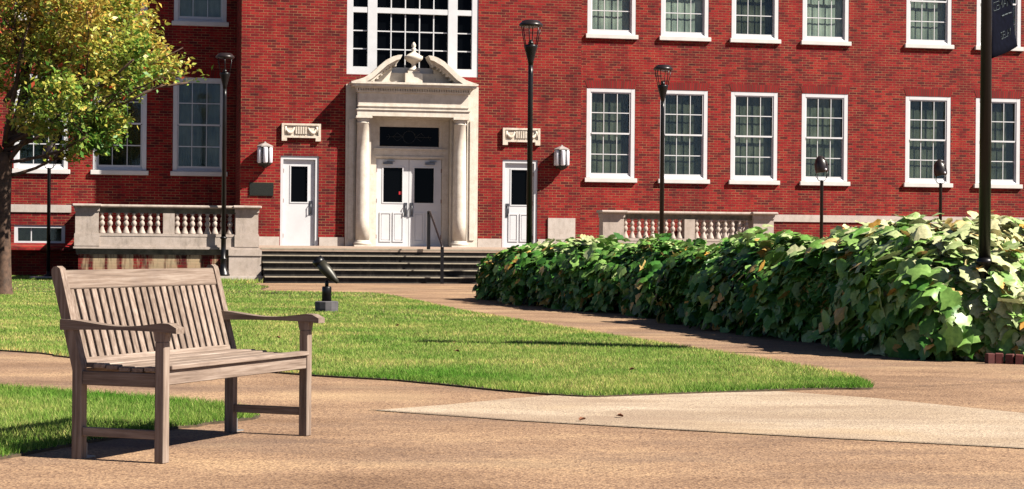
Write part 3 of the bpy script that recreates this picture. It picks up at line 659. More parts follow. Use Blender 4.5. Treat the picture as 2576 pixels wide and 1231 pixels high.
for sx in (-1, 1):
    x = sx*HL
    # front leg, slightly wider under the arm
    m_ = MB(); m_.bbox(x-lw, x+lw, -HD-lw, -HD+lw, 0, 0.54, 0.004).prism([(-HD-lw, 0.54), (-HD+lw, 0.54), (-HD+lw+0.010, 0.585), (-HD-lw-0.006, 0.585)], x-lw, x+lw, 'x'); wood(m_, 'leg', 'z')
    # rear leg and back post as one swept piece
    bp = [(HD-lw, 0), (HD+lw, 0), (HD+lw, 0.40), (HD+lw+0.118, 0.835), (HD+lw+0.117, 0.853), (HD+lw+0.106, 0.866), (HD+lw+0.088, 0.869), (HD+lw+0.072, 0.858), (HD+lw+0.066, 0.84), (HD-lw+0.005, 0.43), (HD-lw, 0.40)]
    m_ = MB(); m_.prism(bp, x-lw*0.9, x+lw*0.9, 'x'); wood(m_, 'back_leg', 'z')
    # curved arm
    top_ = []; bot_ = []
    for i in range(17):
        s_ = i/16; y = HD+0.085-s_*(2*HD+0.175); z = 0.617+0.013*cos(s_*2*pi*0.95)
        th = 0.042 if s_ < 0.85 else 0.042
        if s_ > 0.88: z -= (s_-0.88)**2*1.9
        top_.append((y, z)); bot_.append((y, 0.585-0.004+ (0.006*sin(s_*pi)) if s_ < 0.9 else 0.582-(s_-0.9)*0.05))
    m_ = MB(); m_.prism(top_+bot_[::-1], x-0.035, x+0.035, 'x'); wood(m_, 'arm', 'y')
    m_ = MB(); m_.bbox(x-0.014, x+0.014, -HD+lw, HD-lw, 0.105, 0.145, 0.003); wood(m_, 'stretcher', 'y')
    m_ = MB(); m_.bbox(x-0.016, x+0.016, -HD+lw, HD-lw, 0.335, 0.398, 0.003); wood(m_, 'side_apron', 'y')
m_ = MB(); m_.bbox(-HL+lw, HL-lw, -HD-0.018, -HD+0.012, 0.345, 0.410, 0.003); wood(m_, 'front_apron', 'x')
m_ = MB(); m_.bbox(-HL+lw, HL-lw, HD-0.012, HD+0.015, 0.345, 0.405, 0.003); wood(m_, 'rear_apron', 'x')
M_br = plain('galvanised', (0.4,0.4,0.4), 0.5, 0.3)
for sx in (-1, 1): MB().box(sx*HL+0.03, sx*HL+0.036, HD-0.02, HD+0.02, 0.0, 0.07).box(sx*HL+0.036, sx*HL+0.10, HD-0.02, HD+0.02, 0.0, 0.006).build('anchor_bracket', M_br, bench)
# seat slats: gently dished
n = 7; y = -HD-lw-0.012; wd = 0.059
for k in range(n):
    dz = 0.013*sin(pi*min(1, k/4.5)); x0 = HL+0.012 if k > 0 and k < n-1 else HL-lw-0.002
    if k == 0: x0 = HL-lw-0.002
    m_ = MB(); m_.bbox(-x0, x0, y, y+wd, 0.412-dz, 0.434-dz, 0.004); wood(m_, 'seat_slat', 'x'); y += wd+0.007
# back: two rails and the upright slats
sl = 0.125/0.44
def backM(z): return Matrix.Translation((0, HD-0.012+0.0+(z-0.41)*sl, z)) @ Matrix.Rotation(-atan(sl), 4, 'X')
M_ = backM(0.80); m_ = MB(); m_.bbox(-HL+lw-0.002, HL-lw+0.002, -0.014, 0.018, -0.040, 0.050, 0.005, M=M_); wood(m_, 'top_rail', 'x')
M_ = backM(0.435); m_ = MB(); m_.bbox(-HL+lw, HL-lw, -0.010, 0.018, -0.02, 0.02, 0.004, M=M_); wood(m_, 'lower_rail', 'x')
ns_ = 22
for k in range(ns_):
    x = -HL+lw+0.024+(2*(HL-lw)-0.048)*k/(ns_-1); M_ = backM(0.60)
    m_ = MB(); m_.bbox(x-0.0195, x+0.0195, -0.008, 0.010, -0.160, 0.170, 0.003, M=M_); wood(m_, 'back_slat', 'z')

# ================================================================== GROUND
def poly_sheet(name, pts, z, m, thick=0.0, m2=None, kind='structure', cuts=(36, 44)):
    bm = bmesh.new(); vs = [bm.verts.new((x, y, 0)) for x, y in pts]; f = bm.faces.new(vs)
    bm.normal_update()
    if f.normal.z < 0: f.normal_flip()
    if thick:
        r = bmesh.ops.extrude_face_region(bm, geom=[f]); tv = [g_ for g_ in r['geom'] if isinstance(g_, bmesh.types.BMVert)]
        for p in tv: p.co.z = thick
        bm.faces.remove(f) if f.is_valid else None
    bmesh.ops.triangulate(bm, faces=[q for q in bm.faces if len(q.verts) > 4])
    for c in cuts: bmesh.ops.bisect_plane(bm, geom=list(bm.verts)+list(bm.edges)+list(bm.faces), plane_co=(0, c, 0), plane_no=(0, 1, 0))
    for p in bm.verts: p.co.z += gz(p.co.y)+z
    bmesh.ops.recalc_face_normals(bm, faces=bm.faces)
    me = bpy.data.meshes.new(name); bm.to_mesh(me); bm.free(); me.materials.append(m)
    if me.polygons and not thick and sum(p.normal.z for p in me.polygons) < 0: me.flip_normals()
    o = bpy.data.objects.new(name, me); COL.objects.link(o)
    if kind: o['kind'] = kind
    return o
def path_mat(name, pale=False):
    m, n, b = mat(name, rough=0.85, spec=0.2); co = geopos(n)
    if pale: base = [(0.3, (0.55,0.41,0.29)), (0.5, (0.68,0.53,0.39)), (0.7, (0.82,0.68,0.53))]
    else: base = [(0.3, (0.29,0.175,0.11)), (0.5, (0.46,0.295,0.19)), (0.7, (0.63,0.425,0.26))]
    c = ramp(n, noise(n, mapping(n, co, (0.5,1.0,1)), 1.1, 5, 0.6), base)
    ag = N(n, 'ShaderNodeTexVoronoi'); ag.inputs['Scale'].default_value = 95; L(n, co, ag.inputs['Vector'])
    st = N(n, 'ShaderNodeSeparateColor'); L(n, ag.outputs['Color'], st.inputs[0])
    k = 0.6 if pale else 0.95
    c = mix(n, k, c, mix(n, 1.0, c, ramp(n, st.outputs[0], [(0.0, (0.40,0.34,0.32)), (0.3, (0.85,0.8,0.78)), (0.65, (1.1,1.1,1.05)), (1.0, (1.5,1.45,1.3))]), 'MULTIPLY'))
    sm_ = noise(n, mapping(n, co, (0.35,0.9,1)), 0.8, 5, 0.7)
    c = mix(n, math_(n, 'MULTIPLY', ramp(n, sm_, [(0.50, (0,0,0)), (0.66, (1,1,1))]), 0.5 if not pale else 0.2), c, (0.22,0.15,0.12))
    c = mix(n, math_(n, 'MULTIPLY', ramp(n, noise(n, co, 0.55, 3), [(0.56, (0,0,0)), (0.68, (1,1,1))]), 0.35), c, (0.74,0.52,0.30))
    if pale: c = mix(n, math_(n, 'MULTIPLY', ramp(n, noise(n, mapping(n, co, (0.6,1.6,1)), 0.9, 6, 0.65), [(0.50, (0,0,0)), (0.62, (1,1,1))]), 0.6), c, (0.52,0.37,0.26))
    if pale:
        spx = N(n, 'ShaderNodeSeparateXYZ'); L(n, co, spx.inputs[0]); q_ = math_(n, 'ADD', math_(n, 'MULTIPLY', spx.outputs[0], 0.22), math_(n, 'MULTIPLY', noise(n, mapping(n, co, (0.7,1.8,1)), 1.0, 5), 1.4))
        c = mix(n, math_(n, 'MULTIPLY', ramp(n, q_, [(1.0, (0,0,0)), (1.7, (1,1,1))]), 0.85), c, (0.50,0.335,0.225))
    L(n, c, b.inputs['Base Color']); bump(n, b, ag.outputs['Distance'], 0.5, 0.006); return m
M_path = path_mat('exposed_aggregate'); M_pale = path_mat('pale_concrete', True)
# base sheet reaching far out on every side
xs = [-300, -40, -12, -4, 4, 12, 40, 300]; ys = [-60, -10, 0, 8, 16, 26, 36, 44, 60, 120, 400]
vs = [(x, y, gz(y)) for y in ys for x in xs]; nx = len(xs)
fs = [(j*nx+i, j*nx+i+1, (j+1)*nx+i+1, (j+1)*nx+i) for j in range(len(ys)-1) for i in range(nx-1)]
tag(MB().add(vs, fs).build('path', M_path, fix=False), kind='structure')
# pale slab with its joints
slab = [G(*p) for p in ((940,1034),(1120,1020),(1290,1004),(1440,992),(1500,999),(1700,992),(1960,986),(2200,1003),(2576,1041))]+[(8, 11.0), (8, 8.7)]+[G(*p) for p in ((2576,1130),(2100,1105),(1300,1060))]
tag(poly_sheet('concrete_slab', slab, 0.004, M_pale))
def joint(pts, wd=0.011, z=0.008):
    q = [Vector((*p, 0)) for p in pts]; l_ = []; r_ = []
    for i, p in enumerate(q):
        d = (q[min(i+1, len(q)-1)]-q[max(i-1, 0)]).normalized(); nn = Vector((-d.y, d.x, 0))*wd/2*(1+0.4*random.random())
        l_.append(p+nn); r_.append(p-nn)
    vs = [(v.x, v.y, gz(v.y)+z) for v in l_+r_]; k = len(q)
    MBx = MB().add(vs, [(i, i+1, k+i+1, k+i) for i in range(k-1)]); return MBx
M_joint = plain('joint_filler', (0.07,0.04,0.025), 0.9, var=0.5, sc=30)
for i, pts in enumerate(([(930,1033),(1120,1046),(1300,1060),(1700,1083),(2100,1105),(2400,1120),(2576,1130)], [(2190,978),(2300,974),(2450,968),(2576,962)])):
    o = joint([G(*p) for p in pts]).build('path_joint', M_joint, fix=False); tag(o, kind='structure')
    if sum(p.normal.z for p in o.data.polygons) < 0: o.data.flip_normals()

M_soil = plain('lawn_soil', (0.10,0.065,0.03), 0.95, var=0.5, sc=20)
def smooth_poly(p, it=2):
    for _ in range(it):
        q = []
        for i in range(len(p)):
            a, b = p[i], p[(i+1) % len(p)]; q += [(a[0]*0.75+b[0]*0.25, a[1]*0.75+b[1]*0.25), (a[0]*0.25+b[0]*0.75, a[1]*0.25+b[1]*0.75)]
        p = q
    return p
def catm0(p, n=4):
    out = []
    for i in range(len(p)-1):
        a, b, c, d = (Vector(q) for q in (p[max(i-1,0)], p[i], p[i+1], p[min(i+2,len(p)-1)]))
        for k in range(n):
            t = k/n; v = 0.5*((2*b)+(-a+c)*t+(2*a-5*b+4*c-d)*t*t+(-a+3*b-3*c+d)*t**3); out.append((v.x, v.y))
    return out+[tuple(p[-1])]
near = [p_[:2] for p_ in catm0([G(*p) for p in ((-900,835),(0,884),(170,901),(500,925),(800,948),(1000,960),(1290,988),(1440,999),(1500,1001),(1560,999),(1800,990),(2060,981),(2170,981),(2196,977),(2160,957),(2080,937),(1900,905),(1700,872),(1500,840),(1300,806),(1150,780),(1040,756),(960,741),(850,737),(650,733))])]
def WxY(u, t): p = Wd(u, t); return (p.x, p.y)
lawn_pts = near+[WxY(-4.05, 7.2), WxY(-4.3, 5.3), WxY(-4.75, 3.97), WxY(-5.75, 3.97), WxY(-5.8, 3.41), WxY(-8.2, 3.41), WxY(-8.25, TW+0.02), WxY(-15, TW+0.02), (-30, 46), (-30, 22)]
lawn2_pts = [G(*p) for p in ((-400,955),(0,978),(170,990),(350,1004),(560,1023),(655,1049),(640,1056),(450,1079),(230,1114),(0,1158),(-300,1215))]
def rough(poly, step=0.12, amp=0.009):
    q = []
    for i, a in enumerate(poly):
        b = poly[(i+1) % len(poly)]; d = hypot(b[0]-a[0], b[1]-a[1]); k = max(1, int(d/step)) if (abs(a[0]) < 9 and a[1] < 40) else 1
        for j in range(k): q.append((a[0]+(b[0]-a[0])*j/k+random.gauss(0, amp)*(k > 1), a[1]+(b[1]-a[1])*j/k+random.gauss(0, amp)*(k > 1)))
    return q
lawn_p = rough(lawn_pts); lawn2_pts = rough(lawn2_pts)
lawn_o = poly_sheet('lawn', lawn_p, 0.0, M_soil, thick=0.012)
lawn2_o = poly_sheet('lawn_patch', lawn2_pts, 0.0, M_soil, thick=0.012)

def grass_mat():
    m, n, b = mat('grass_blades', rough=0.6, spec=0.25); n.nodes.remove(b)
    out = n.nodes['Material Output']
    at = N(n, 'ShaderNodeAttribute'); at.attribute_name = 'rnd'; co = geopos(n)
    c = ramp(n, at.outputs['Fac'], [(0.0, (0.09,0.21,0.028)), (0.25, (0.23,0.37,0.065)), (0.55, (0.38,0.48,0.12)), (0.85, (0.60,0.56,0.22)), (1.0, (0.72,0.42,0.16))])
    pt = ramp(n, noise(n, mapping(n, co, (0.5, 0.5, 1)), 1.2, 4, 0.6), [(0.32, (0.50,0.78,0.5)), (0.5, (1,1,1)), (0.68, (1.65,1.25,1.6))])
    c = mix(n, 1.0, c, pt, 'MULTIPLY'); c = mix(n, 1.0, c, ramp(n, noise(n, co, 9, 3), [(0.35, (0.7,0.8,0.7)), (0.65, (1.2,1.15,1.2))]), 'MULTIPLY')
    d = N(n, 'ShaderNodeBsdfDiffuse'); t = N(n, 'ShaderNodeBsdfTranslucent'); L(n, c, d.inputs[0]); L(n, c, t.inputs[0])
    x = N(n, 'ShaderNodeMixShader'); x.inputs[0].default_value = 0.35; L(n, d.outputs[0], x.inputs[1]); L(n, t.outputs[0], x.inputs[2]); L(n, x.outputs[0], out.inputs[0]); return m
M_grass = grass_mat()
def inside(poly, X, Y):
    c = np.zeros(len(X), bool); n = len(poly)
    for i in range(n):
        x1, y1 = poly[i]; x2, y2 = poly[(i+1) % n]
        if y1 == y2: continue
        k = ((y1 > Y) != (y2 > Y)) & (X < (x2-x1)*(Y-y1)/(y2-y1)+x1); c ^= k
    return c
def edge_dist(poly, X, Y):
    d = np.full(len(X), 9.0)
    for i in range(len(poly)):
        x1, y1 = poly[i]; x2, y2 = poly[(i+1) % len(poly)]; l2 = (x2-x1)**2+(y2-y1)**2
        t = np.clip(((X-x1)*(x2-x1)+(Y-y1)*(y2-y1))/max(l2, 1e-9), 0, 1); d = np.minimum(d, np.hypot(X-x1-t*(x2-x1), Y-y1-t*(y2-y1)))
    return d
def tri_mesh(name, V, rnd, m, faces_per=1, nv=3):
    me = bpy.data.meshes.new(name); n = len(V)//nv
    me.vertices.add(len(V)); me.vertices.foreach_set('co', V.astype(np.float32).ravel())
    me.loops.add(len(V)); me.loops.foreach_set('vertex_index', np.arange(len(V), dtype=np.int32))
    me.polygons.add(n); me.polygons.foreach_set('loop_start', np.arange(0, len(V), nv, dtype=np.int32)); me.polygons.foreach_set('loop_total', np.full(n, nv, dtype=np.int32))
    me.update(); a = me.attributes.new('rnd', 'FLOAT', 'POINT'); a.data.foreach_set('value', np.repeat(rnd, nv).astype(np.float32))
    me.materials.append(m); o = bpy.data.objects.new(name, me); COL.objects.link(o); return o
def grass(name, poly, zones, label):
    VV = []; RR = []
    for (y0, y1, dens, wd, hg) in zones:
        # only the strip the picture could show, widened for other viewpoints
        x0, x1 = -0.27*y1-1.5-0.08*y1, min(0.27*y1+0.5, 6)
        k = int((x1-x0)*(y1-y0)*dens); X = rng.uniform(x0, x1, k); Y = rng.uniform(y0, y1, k)
        m_ = inside(poly, X, Y) & (np.abs(X) < 0.30*Y+1.5); X, Y = X[m_], Y[m_]; k = len(X)
        if not k: continue
        ed = edge_dist(poly, X, Y)
        h = hg*rng.uniform(0.55, 1.25, k)*(1+0.12*np.exp(-ed/0.10)); a = rng.uniform(0, 2*np.pi, k); w_ = wd*rng.uniform(0.6, 1.3, k)
        la = rng.uniform(0, 2*np.pi, k); ln = h*rng.uniform(0.1, 1.15, k)
        z = np.where(Y < 36, 0, np.where(Y < 44, 0.08*(Y-36)/8, 0.08))+0.009
        V = np.empty((k, 3, 3)); V[:,0] = np.stack([X-np.cos(a)*w_/2, Y-np.sin(a)*w_/2, z], 1); V[:,1] = np.stack([X+np.cos(a)*w_/2, Y+np.sin(a)*w_/2, z], 1)
        V[:,2] = np.stack([X+np.cos(la)*ln, Y+np.sin(la)*ln, z+h], 1); VV.append(V.reshape(-1, 3)); RR.append(np.clip(rng.beta(1.6, 2.2, k)+0.30*np.exp(-ed/0.07)*(Y > 14.2)-0.30*np.exp(-ed/0.35)*(Y < 14.2), 0, 1))
    o = tri_mesh(name, np.concatenate(VV), np.concatenate(RR), M_grass)
    return tag(o, label, 'grass', kind='stuff')
Z1 = [(12, 14.5, 7500, 0.0055, 0.033), (14.5, 18, 5000, 0.0065, 0.031), (18, 24, 2800, 0.009, 0.030), (24, 34, 1300, 0.012, 0.030), (34, 52, 550, 0.018, 0.030)]
grass('lawn_grass', lawn_p, Z1, 'short sunlit green lawn between the curving path and the hall')
grass('patch_grass', lawn2_pts, [(7, 14, 9000, 0.0045, 0.038)], 'small wedge of green grass behind the bench')
# ragged tuft by the cheek of the steps
tf_poly = [WxY(-4.75, 3.97), WxY(-5.9, 3.97), WxY(-5.9, 5.2), WxY(-4.3, 5.2), WxY(-4.0, 4.6)]
grass('grass_tuft', tf_poly, [(40, 50, 900, 0.02, 0.10)], 'taller tuft of grass against the stone block left of the steps')

# ================================================================== HEDGES
def leaf_mat(name, stops, tl=0.25):
    m, n, b = mat(name, rough=0.45, spec=0.35)
    out = n.nodes['Material Output']; at = N(n, 'ShaderNodeAttribute'); at.attribute_name = 'rnd'
    c = ramp(n, at.outputs['Fac'], stops)
    co = geopos(n); c = mix(n, 1.0, c, ramp(n, noise(n, co, 30, 2), [(0.3, (0.7,0.75,0.7)), (0.7, (1.25,1.2,1.25))]), 'MULTIPLY')
    L(n, c, b.inputs['Base Color'])
    t = N(n, 'ShaderNodeBsdfTranslucent'); L(n, c, t.inputs[0]); x = N(n, 'ShaderNodeMixShader'); x.inputs[0].default_value = tl
    L(n, b.outputs[0], x.inputs[1]); L(n, t.outputs[0], x.inputs[2]); L(n, x.outputs[0], out.inputs[0]); return m
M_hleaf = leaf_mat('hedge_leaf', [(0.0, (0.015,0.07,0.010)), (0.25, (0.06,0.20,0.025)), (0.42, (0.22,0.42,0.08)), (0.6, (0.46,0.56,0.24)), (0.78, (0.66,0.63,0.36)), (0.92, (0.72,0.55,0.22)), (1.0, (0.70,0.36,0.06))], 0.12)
M_hcore = plain('dark_core', (0.018,0.022,0.012), 0.9, var=0.5, sc=20)  # for the added core inside the hedges
# lobed leaf outline, tip along +y
_o = [(0,-0.38),(0.16,-0.50),(0.36,-0.42),(0.42,-0.22),(0.54,-0.04),(0.42,0.10),(0.36,0.26),(0.20,0.34),(0.10,0.48),(0,0.66)]
_o = _o+[(-x, y) for x, y in _o[-2:0:-1]]
LEAF = np.array([(x, y, -0.55*abs(x)**1.4-0.35*max(0, y)**2-0.1*max(0, -y)**2) for x, y in _o]); LC = np.array((0, -0.08, 0.02))
def leaves_mesh(name, P, Nn, T, size, rnd, m, parent):
    """P positions, Nn normals, T tip directions"""
    k = len(P); Nn = Nn/np.linalg.norm(Nn, axis=1, keepdims=True); T = T-(T*Nn).sum(1, keepdims=True)*Nn; T /= np.maximum(np.linalg.norm(T, axis=1, keepdims=True), 1e-6)
    X = np.cross(T, Nn); nl = len(LEAF); pts = np.concatenate([LEAF, LC[None]]); cup = rng.uniform(-0.3, 1.8, k)
    V = P[:,None,:]+size[:,None,None]*(pts[None,:,0,None]*X[:,None,:]+pts[None,:,1,None]*T[:,None,:]+(pts[None,:,2,None]*cup[:,None,None])*Nn[:,None,:])
    V = V+rng.normal(0, 0.028, V.shape)*size[:,None,None]
    V = V.reshape(-1, 3); base = (np.arange(k)*(nl+1))[:,None]
    idx = []
    for i in range(nl): idx.append(np.stack([base[:,0]+i, base[:,0]+(i+1) % nl, base[:,0]+nl], 1))
    I = np.stack(idx, 1).reshape(-1, 3)
    me = bpy.data.meshes.new(name); me.vertices.add(len(V)); me.vertices.foreach_set('co', V.astype(np.float32).ravel())
    me.loops.add(len(I)*3); me.loops.foreach_set('vertex_index', I.astype(np.int32).ravel()); me.polygons.add(len(I))
    me.polygons.foreach_set('loop_start', np.arange(0, len(I)*3, 3, dtype=np.int32)); me.polygons.foreach_set('loop_total', np.full(len(I), 3, dtype=np.int32))
    me.polygons.foreach_set('use_smooth', np.ones(len(I), bool)); me.update()
    a = me.attributes.new('rnd', 'FLOAT', 'POINT'); a.data.foreach_set('value', np.repeat(rnd, nl+1).astype(np.float32)); me.materials.append(m)
    o = bpy.data.objects.new(name, me); COL.objects.link(o); o.parent = parent; return o
def catm(p, n=12):
    p = [Vector(q) for q in p]; out = []
    for i in range(len(p)-1):
        a, b, c, d = p[max(i-1,0)], p[i], p[i+1], p[min(i+2,len(p)-1)]
        for k in range(n):
            t = k/n; out.append(0.5*((2*b)+(-a+c)*t+(2*a-5*b+4*c-d)*t*t+(-a+3*b-3*c+d)*t**3))
    return out+[p[-1]]
def hedge(name, front, back, hts, label, dens, lsize, yellow, parent_label='hedge'):
    """front/back: matching ground lines; hts: heights along them"""
    e = empty(name, (0,0,0), 0, label, 'hedge', None)
    Fp = catm([(x, y, h) for (x, y), h in zip(front, hts)]); Bp = catm([(x, y, h) for (x, y), h in zip(back, hts)])
    n = len(Fp)
    def surf(s_, w_, k=1.0):     # s_ along 0..1, w_ across 0 (front foot) .. 1 (rear foot)
        f = s_*(n-1); i = min(int(f), n-2); q = f-i
        a = Fp[i].lerp(Fp[i+1], q); b = Bp[i].lerp(Bp[i+1], q); H = a.z
        endf = min(1.0, s_/0.05, (1-s_)/0.04+0.0) ; endf = sqrt(max(0, 1-(1-max(0, endf))**2))
        th = w_*pi; cx = 0.5-0.5*abs(cos(th))**0.55*(1 if cos(th) > 0 else -1); hz = abs(sin(th))**0.62
        H = H*(0.25+0.75*endf)
        cx = 0.5+(cx-0.5)*k*(0.6+0.4*endf); p = Vector((a.x+(b.x-a.x)*cx, a.y+(b.y-a.y)*cx, H*hz*k))
        return p
    P = []; Nn = []; T = []; SZ = []; R = []
    L_ = sum((Fp[i+1].xy-Fp[i].xy).length for i in range(n-1))
    for i in range(int(L_*dens)):
        s_ = random.random(); w_ = random.betavariate(1.0, 1.25); lay = 1.0+0.04*random.gauss(0, 1)-0.30*(random.random()**2.2)
        p = surf(s_, w_, lay); bs = surf(min(1, s_+0.01), w_); b2 = surf(s_, min(1, w_+0.02)); p0 = surf(s_, w_)
        nn = (bs-p0).cross(b2-p0)
        if nn.length < 1e-6: continue
        nn.normalize();
        if nn.dot(p0-(surf(s_, 0.5, 0.3))) < 0: nn = -nn
        bump_ = 0.12*sin(p.x*5.1+p.y*1.7)*sin(p.y*2.3+1)+0.08*sin(p.x*11+p.y*4)+0.03*sin(p.z*17+p.y*6)
        p = p+nn*bump_; p.z = max(p.z, 0.03)
        p.z += 0.0
        nn = (nn*0.9+Vector((random.gauss(0, .45), random.gauss(0, .45), random.gauss(0.42, .40)))).normalized()
        tt = Vector((random.gauss(0, .35)-0.35, random.gauss(0, .35)-0.3, -1.1+random.gauss(0, .4)))
        sz = lsize(p.y)*random.uniform(0.45, 1.3)
        P.append(p); Nn.append(nn); T.append(tt); SZ.append(sz)
        clump = 0.5+0.5*sin(p.x*3.3+1.2*sin(p.y*1.1))*cos(p.y*1.9)
        r = random.betavariate(1.8, 3.2)*0.62+0.42*max(0, p.z/1.15-0.42)**1.2*random.uniform(0.4, 1.3)+yellow(p)*0.28+0.12*(clump-0.5)  # paler upward: sunlit top put into the leaf colour, with some scorched leaves
        if random.random() < 0.05: r = 0.93+0.07*random.random()
        R.append(min(1, max(0, r)))
    leaves_mesh('foliage', np.array([tuple(p) for p in P]), np.array([tuple(p) for p in Nn]), np.array([tuple(p) for p in T]), np.array(SZ), np.array(R), M_hleaf, e)
    m_ = MB(); ns2, nw = 60, 14; vs = []  # solid dark core added inside the leaves to stop light passing
    for i in range(ns2+1):
        for j in range(nw+1): p = surf(0.015+0.97*i/ns2, j/nw, 0.80); vs.append((p.x, p.y, max(0, p.z*0.95+0.02*sin(i*1.7+j*2.1))))
    m_.add(vs, [(i*(nw+1)+j, i*(nw+1)+j+1, (i+1)*(nw+1)+j+1, (i+1)*(nw+1)+j) for i in range(ns2) for j in range(nw)]); m_.build('branches_or_core', M_hcore, e, fix=False)
    return e, surf
far_front = [(-0.66, 34.6), (0.05, 31.6), (0.85, 29.2), (1.70, 27.0), (2.35, 25.6), (3.1, 24.5)]
far_back = [(1.0, 36.4), (2.0, 34.6), (3.0, 32.2), (3.9, 29.8), (4.7, 28.2), (5.4, 27.0)]
hedge('hedge', far_front, far_back, [0.76, 0.93, 0.98, 0.96, 0.90, 0.85], 'farther leafy hedge beside the steps, smaller in view, with yellowing top tinted as sunlit', 1200,
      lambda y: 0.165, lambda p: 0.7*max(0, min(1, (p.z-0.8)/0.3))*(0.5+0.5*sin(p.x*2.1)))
near_front = [(2.05, 25.0), (2.15, 23.4), (2.72, 21.0), (3.15, 19.0), (3.45, 17.5), (3.85, 16.75), (4.55, 16.6), (5.8, 16.9), (7.5, 17.6)]
near_back = [(3.4, 26.6), (4.0, 25.4), (4.9, 23.6), (5.6, 22.0), (6.0, 21.0), (6.4, 20.4), (7.0, 19.9), (7.9, 19.8), (8.6, 20.0)]
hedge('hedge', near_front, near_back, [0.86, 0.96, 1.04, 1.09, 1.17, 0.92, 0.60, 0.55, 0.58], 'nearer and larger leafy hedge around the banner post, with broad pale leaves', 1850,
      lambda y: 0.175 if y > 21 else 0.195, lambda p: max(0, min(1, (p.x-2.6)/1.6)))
# brick edging of the planting bed
be = empty('brick_edging', (0,0,0), 0, 'low row of upright red bricks at the foot of the hedge on the right', 'edging')
ln = catm([(4.05,16.44,0),(4.1,16.43,0),(4.2,16.42,0),(4.6,16.33,0),(5.4,16.5,0),(7.4,17.2,0)], 20); acc = 0; m_ = MB(); last = ln[0]
for a, b in zip(ln, ln[1:]):
    acc += (b-a).length
    if acc > 0.078:
        acc = 0; an = atan2(b.y-a.y, b.x-a.x); Mx = Matrix.Translation(a) @ Matrix.Rotation(an+random.uniform(-.06,.06), 4, 'Z') @ Matrix.Rotation(random.uniform(-.05,.05), 4, 'Y')
        m_.bbox(-0.033, 0.033, -0.05, 0.05, -0.02, 0.09+random.uniform(-.01,.01), 0.004, M=Mx)
m_.build('bricks', plain('old_brick', (0.17,0.03,0.025), 0.85, var=0.5, sc=12), be)

# ================================================================== TREE
tree = empty('tree', (-9.22, 34.6, 0), 0, 'young tree with yellow green leaves at the left edge of the lawn', 'tree')
M_bark = stone_mat('bark', (0.20,0.115,0.075), (0.06,0.035,0.025), 0.6, 14)
M_tleaf = leaf_mat('tree_leaf', [(0.0, (0.03,0.13,0.018)), (0.3, (0.10,0.27,0.035)), (0.52, (0.32,0.42,0.06)), (0.75, (0.62,0.50,0.09)), (0.95, (0.72,0.42,0.08)), (1.0, (0.7,0.12,0.05))], 0.3)
tips = []; bmb = MB()
def ok(p):
    x = p.x
    if x > 3.55: return False
    if x > 2.75 and not (3.75 < p.z < 4.45+0.3*(3.1-x)): return False
    if x > 2.4 and p.z > 5.6: return False
    lo = 2.55 if x < 0.3 else 2.38+0.15*abs(x-1.9)
    if x > 2.05: lo = 2.7+(x-2.05)*0.9
    return lo < p.z
def limb(p, d, ln_, r, depth):
    n_ = 5; pts = [p]; dd = d.normalized(); rr = [r]
    for i in range(n_):
        dd = (dd+Vector((random.gauss(0,.10), random.gauss(0,.10), random.gauss(0.02,.08)))).normalized(); pts.append(pts[-1]+dd*ln_/n_); rr.append(r*(1-0.5*(i+1)/n_))
    if depth >= 2 and not (ok(pts[-1]) and ok(pts[3])): return
    bmb.tube(pts, rr, 6 if depth < 2 else 4)
    if depth >= 1:
        for q in pts[1:]: tips.append((q, dd, depth))
    if depth < 4:
        for k in range((3, 4, 4, 3)[depth]):
            q = random.choice(pts[2:]); nd = (dd*0.7+Vector((random.gauss(0,.65), random.gauss(0,.65), random.gauss(0.08,.35)))).normalized(); limb(q, nd, ln_*random.uniform(0.5, 0.72), max(0.006, rr[3]*0.55), depth+1)
trk = MB(); trk.lathe([(0.21,-0.05),(0.175,0.05),(0.15,0.2),(0.135,0.6),(0.13,1.5),(0.135,2.1),(0.145,2.4),(0.12,2.6)], 14)
# roughen bark
trk.v = [(x*(1+0.07*sin(atan2(y, x)*5+z*2)+0.03*sin(z*13+x*30)), y*(1+0.07*sin(atan2(y, x)*5+z*2)+0.03*sin(z*11)), z) for x, y, z in trk.v]
trk.build('trunk', M_bark, tree)
for d, l_, r, z in [((0.10,0.1,1), 2.6, 0.085, 2.45), ((-0.5,0.0,0.9), 2.4, 0.07, 2.4), ((0.75,-0.1,0.62), 2.5, 0.055, 2.35), ((1,0.1,0.30), 1.5, 0.035, 2.15), ((0.55,0.5,0.9), 2.5, 0.05, 2.5), ((-0.3,-0.6,0.8), 2.2, 0.05, 2.5), ((0.85,-0.2,0.50), 3.0, 0.05, 2.7), ((0.3,-0.6,0.9), 2.2, 0.05, 2.7), ((0.95,0.1,0.52), 3.3, 0.045, 3.1), ((0.5,0.2,1.0), 2.8, 0.05, 3.5), ((0.9,-0.3,0.10), 2.0, 0.035, 2.4), ((0.95,-0.1,0.32), 3.2, 0.04, 2.6), ((0.8,0.3,0.75), 3.4, 0.05, 3.0), ((0.95,-0.35,0.42), 3.6, 0.04, 2.7), ((0.97,0.25,0.44), 3.5, 0.04, 2.8)]:
    limb(Vector((0, 0, z)), Vector(d), l_, r, 1)
random.seed(21)
for st, dr, ln_ in (((1.5,-.2,3.45), (0.93,-.1,.36), 2.1), ((1.3,.2,3.3), (0.95,.1,.40), 2.3), ((1.8,-.1,3.8), (0.97,0,.22), 1.75)):
    for _ in range(1): limb(Vector(st), Vector(dr), ln_*random.uniform(.9, 1.0), 0.018, 1)
bmb.build('branches_or_core', M_bark, tree)
P = []; Nn = []; T = []; R = []
env = []   # (x to the right of the trunk, allowed z range) from the outline of the crown
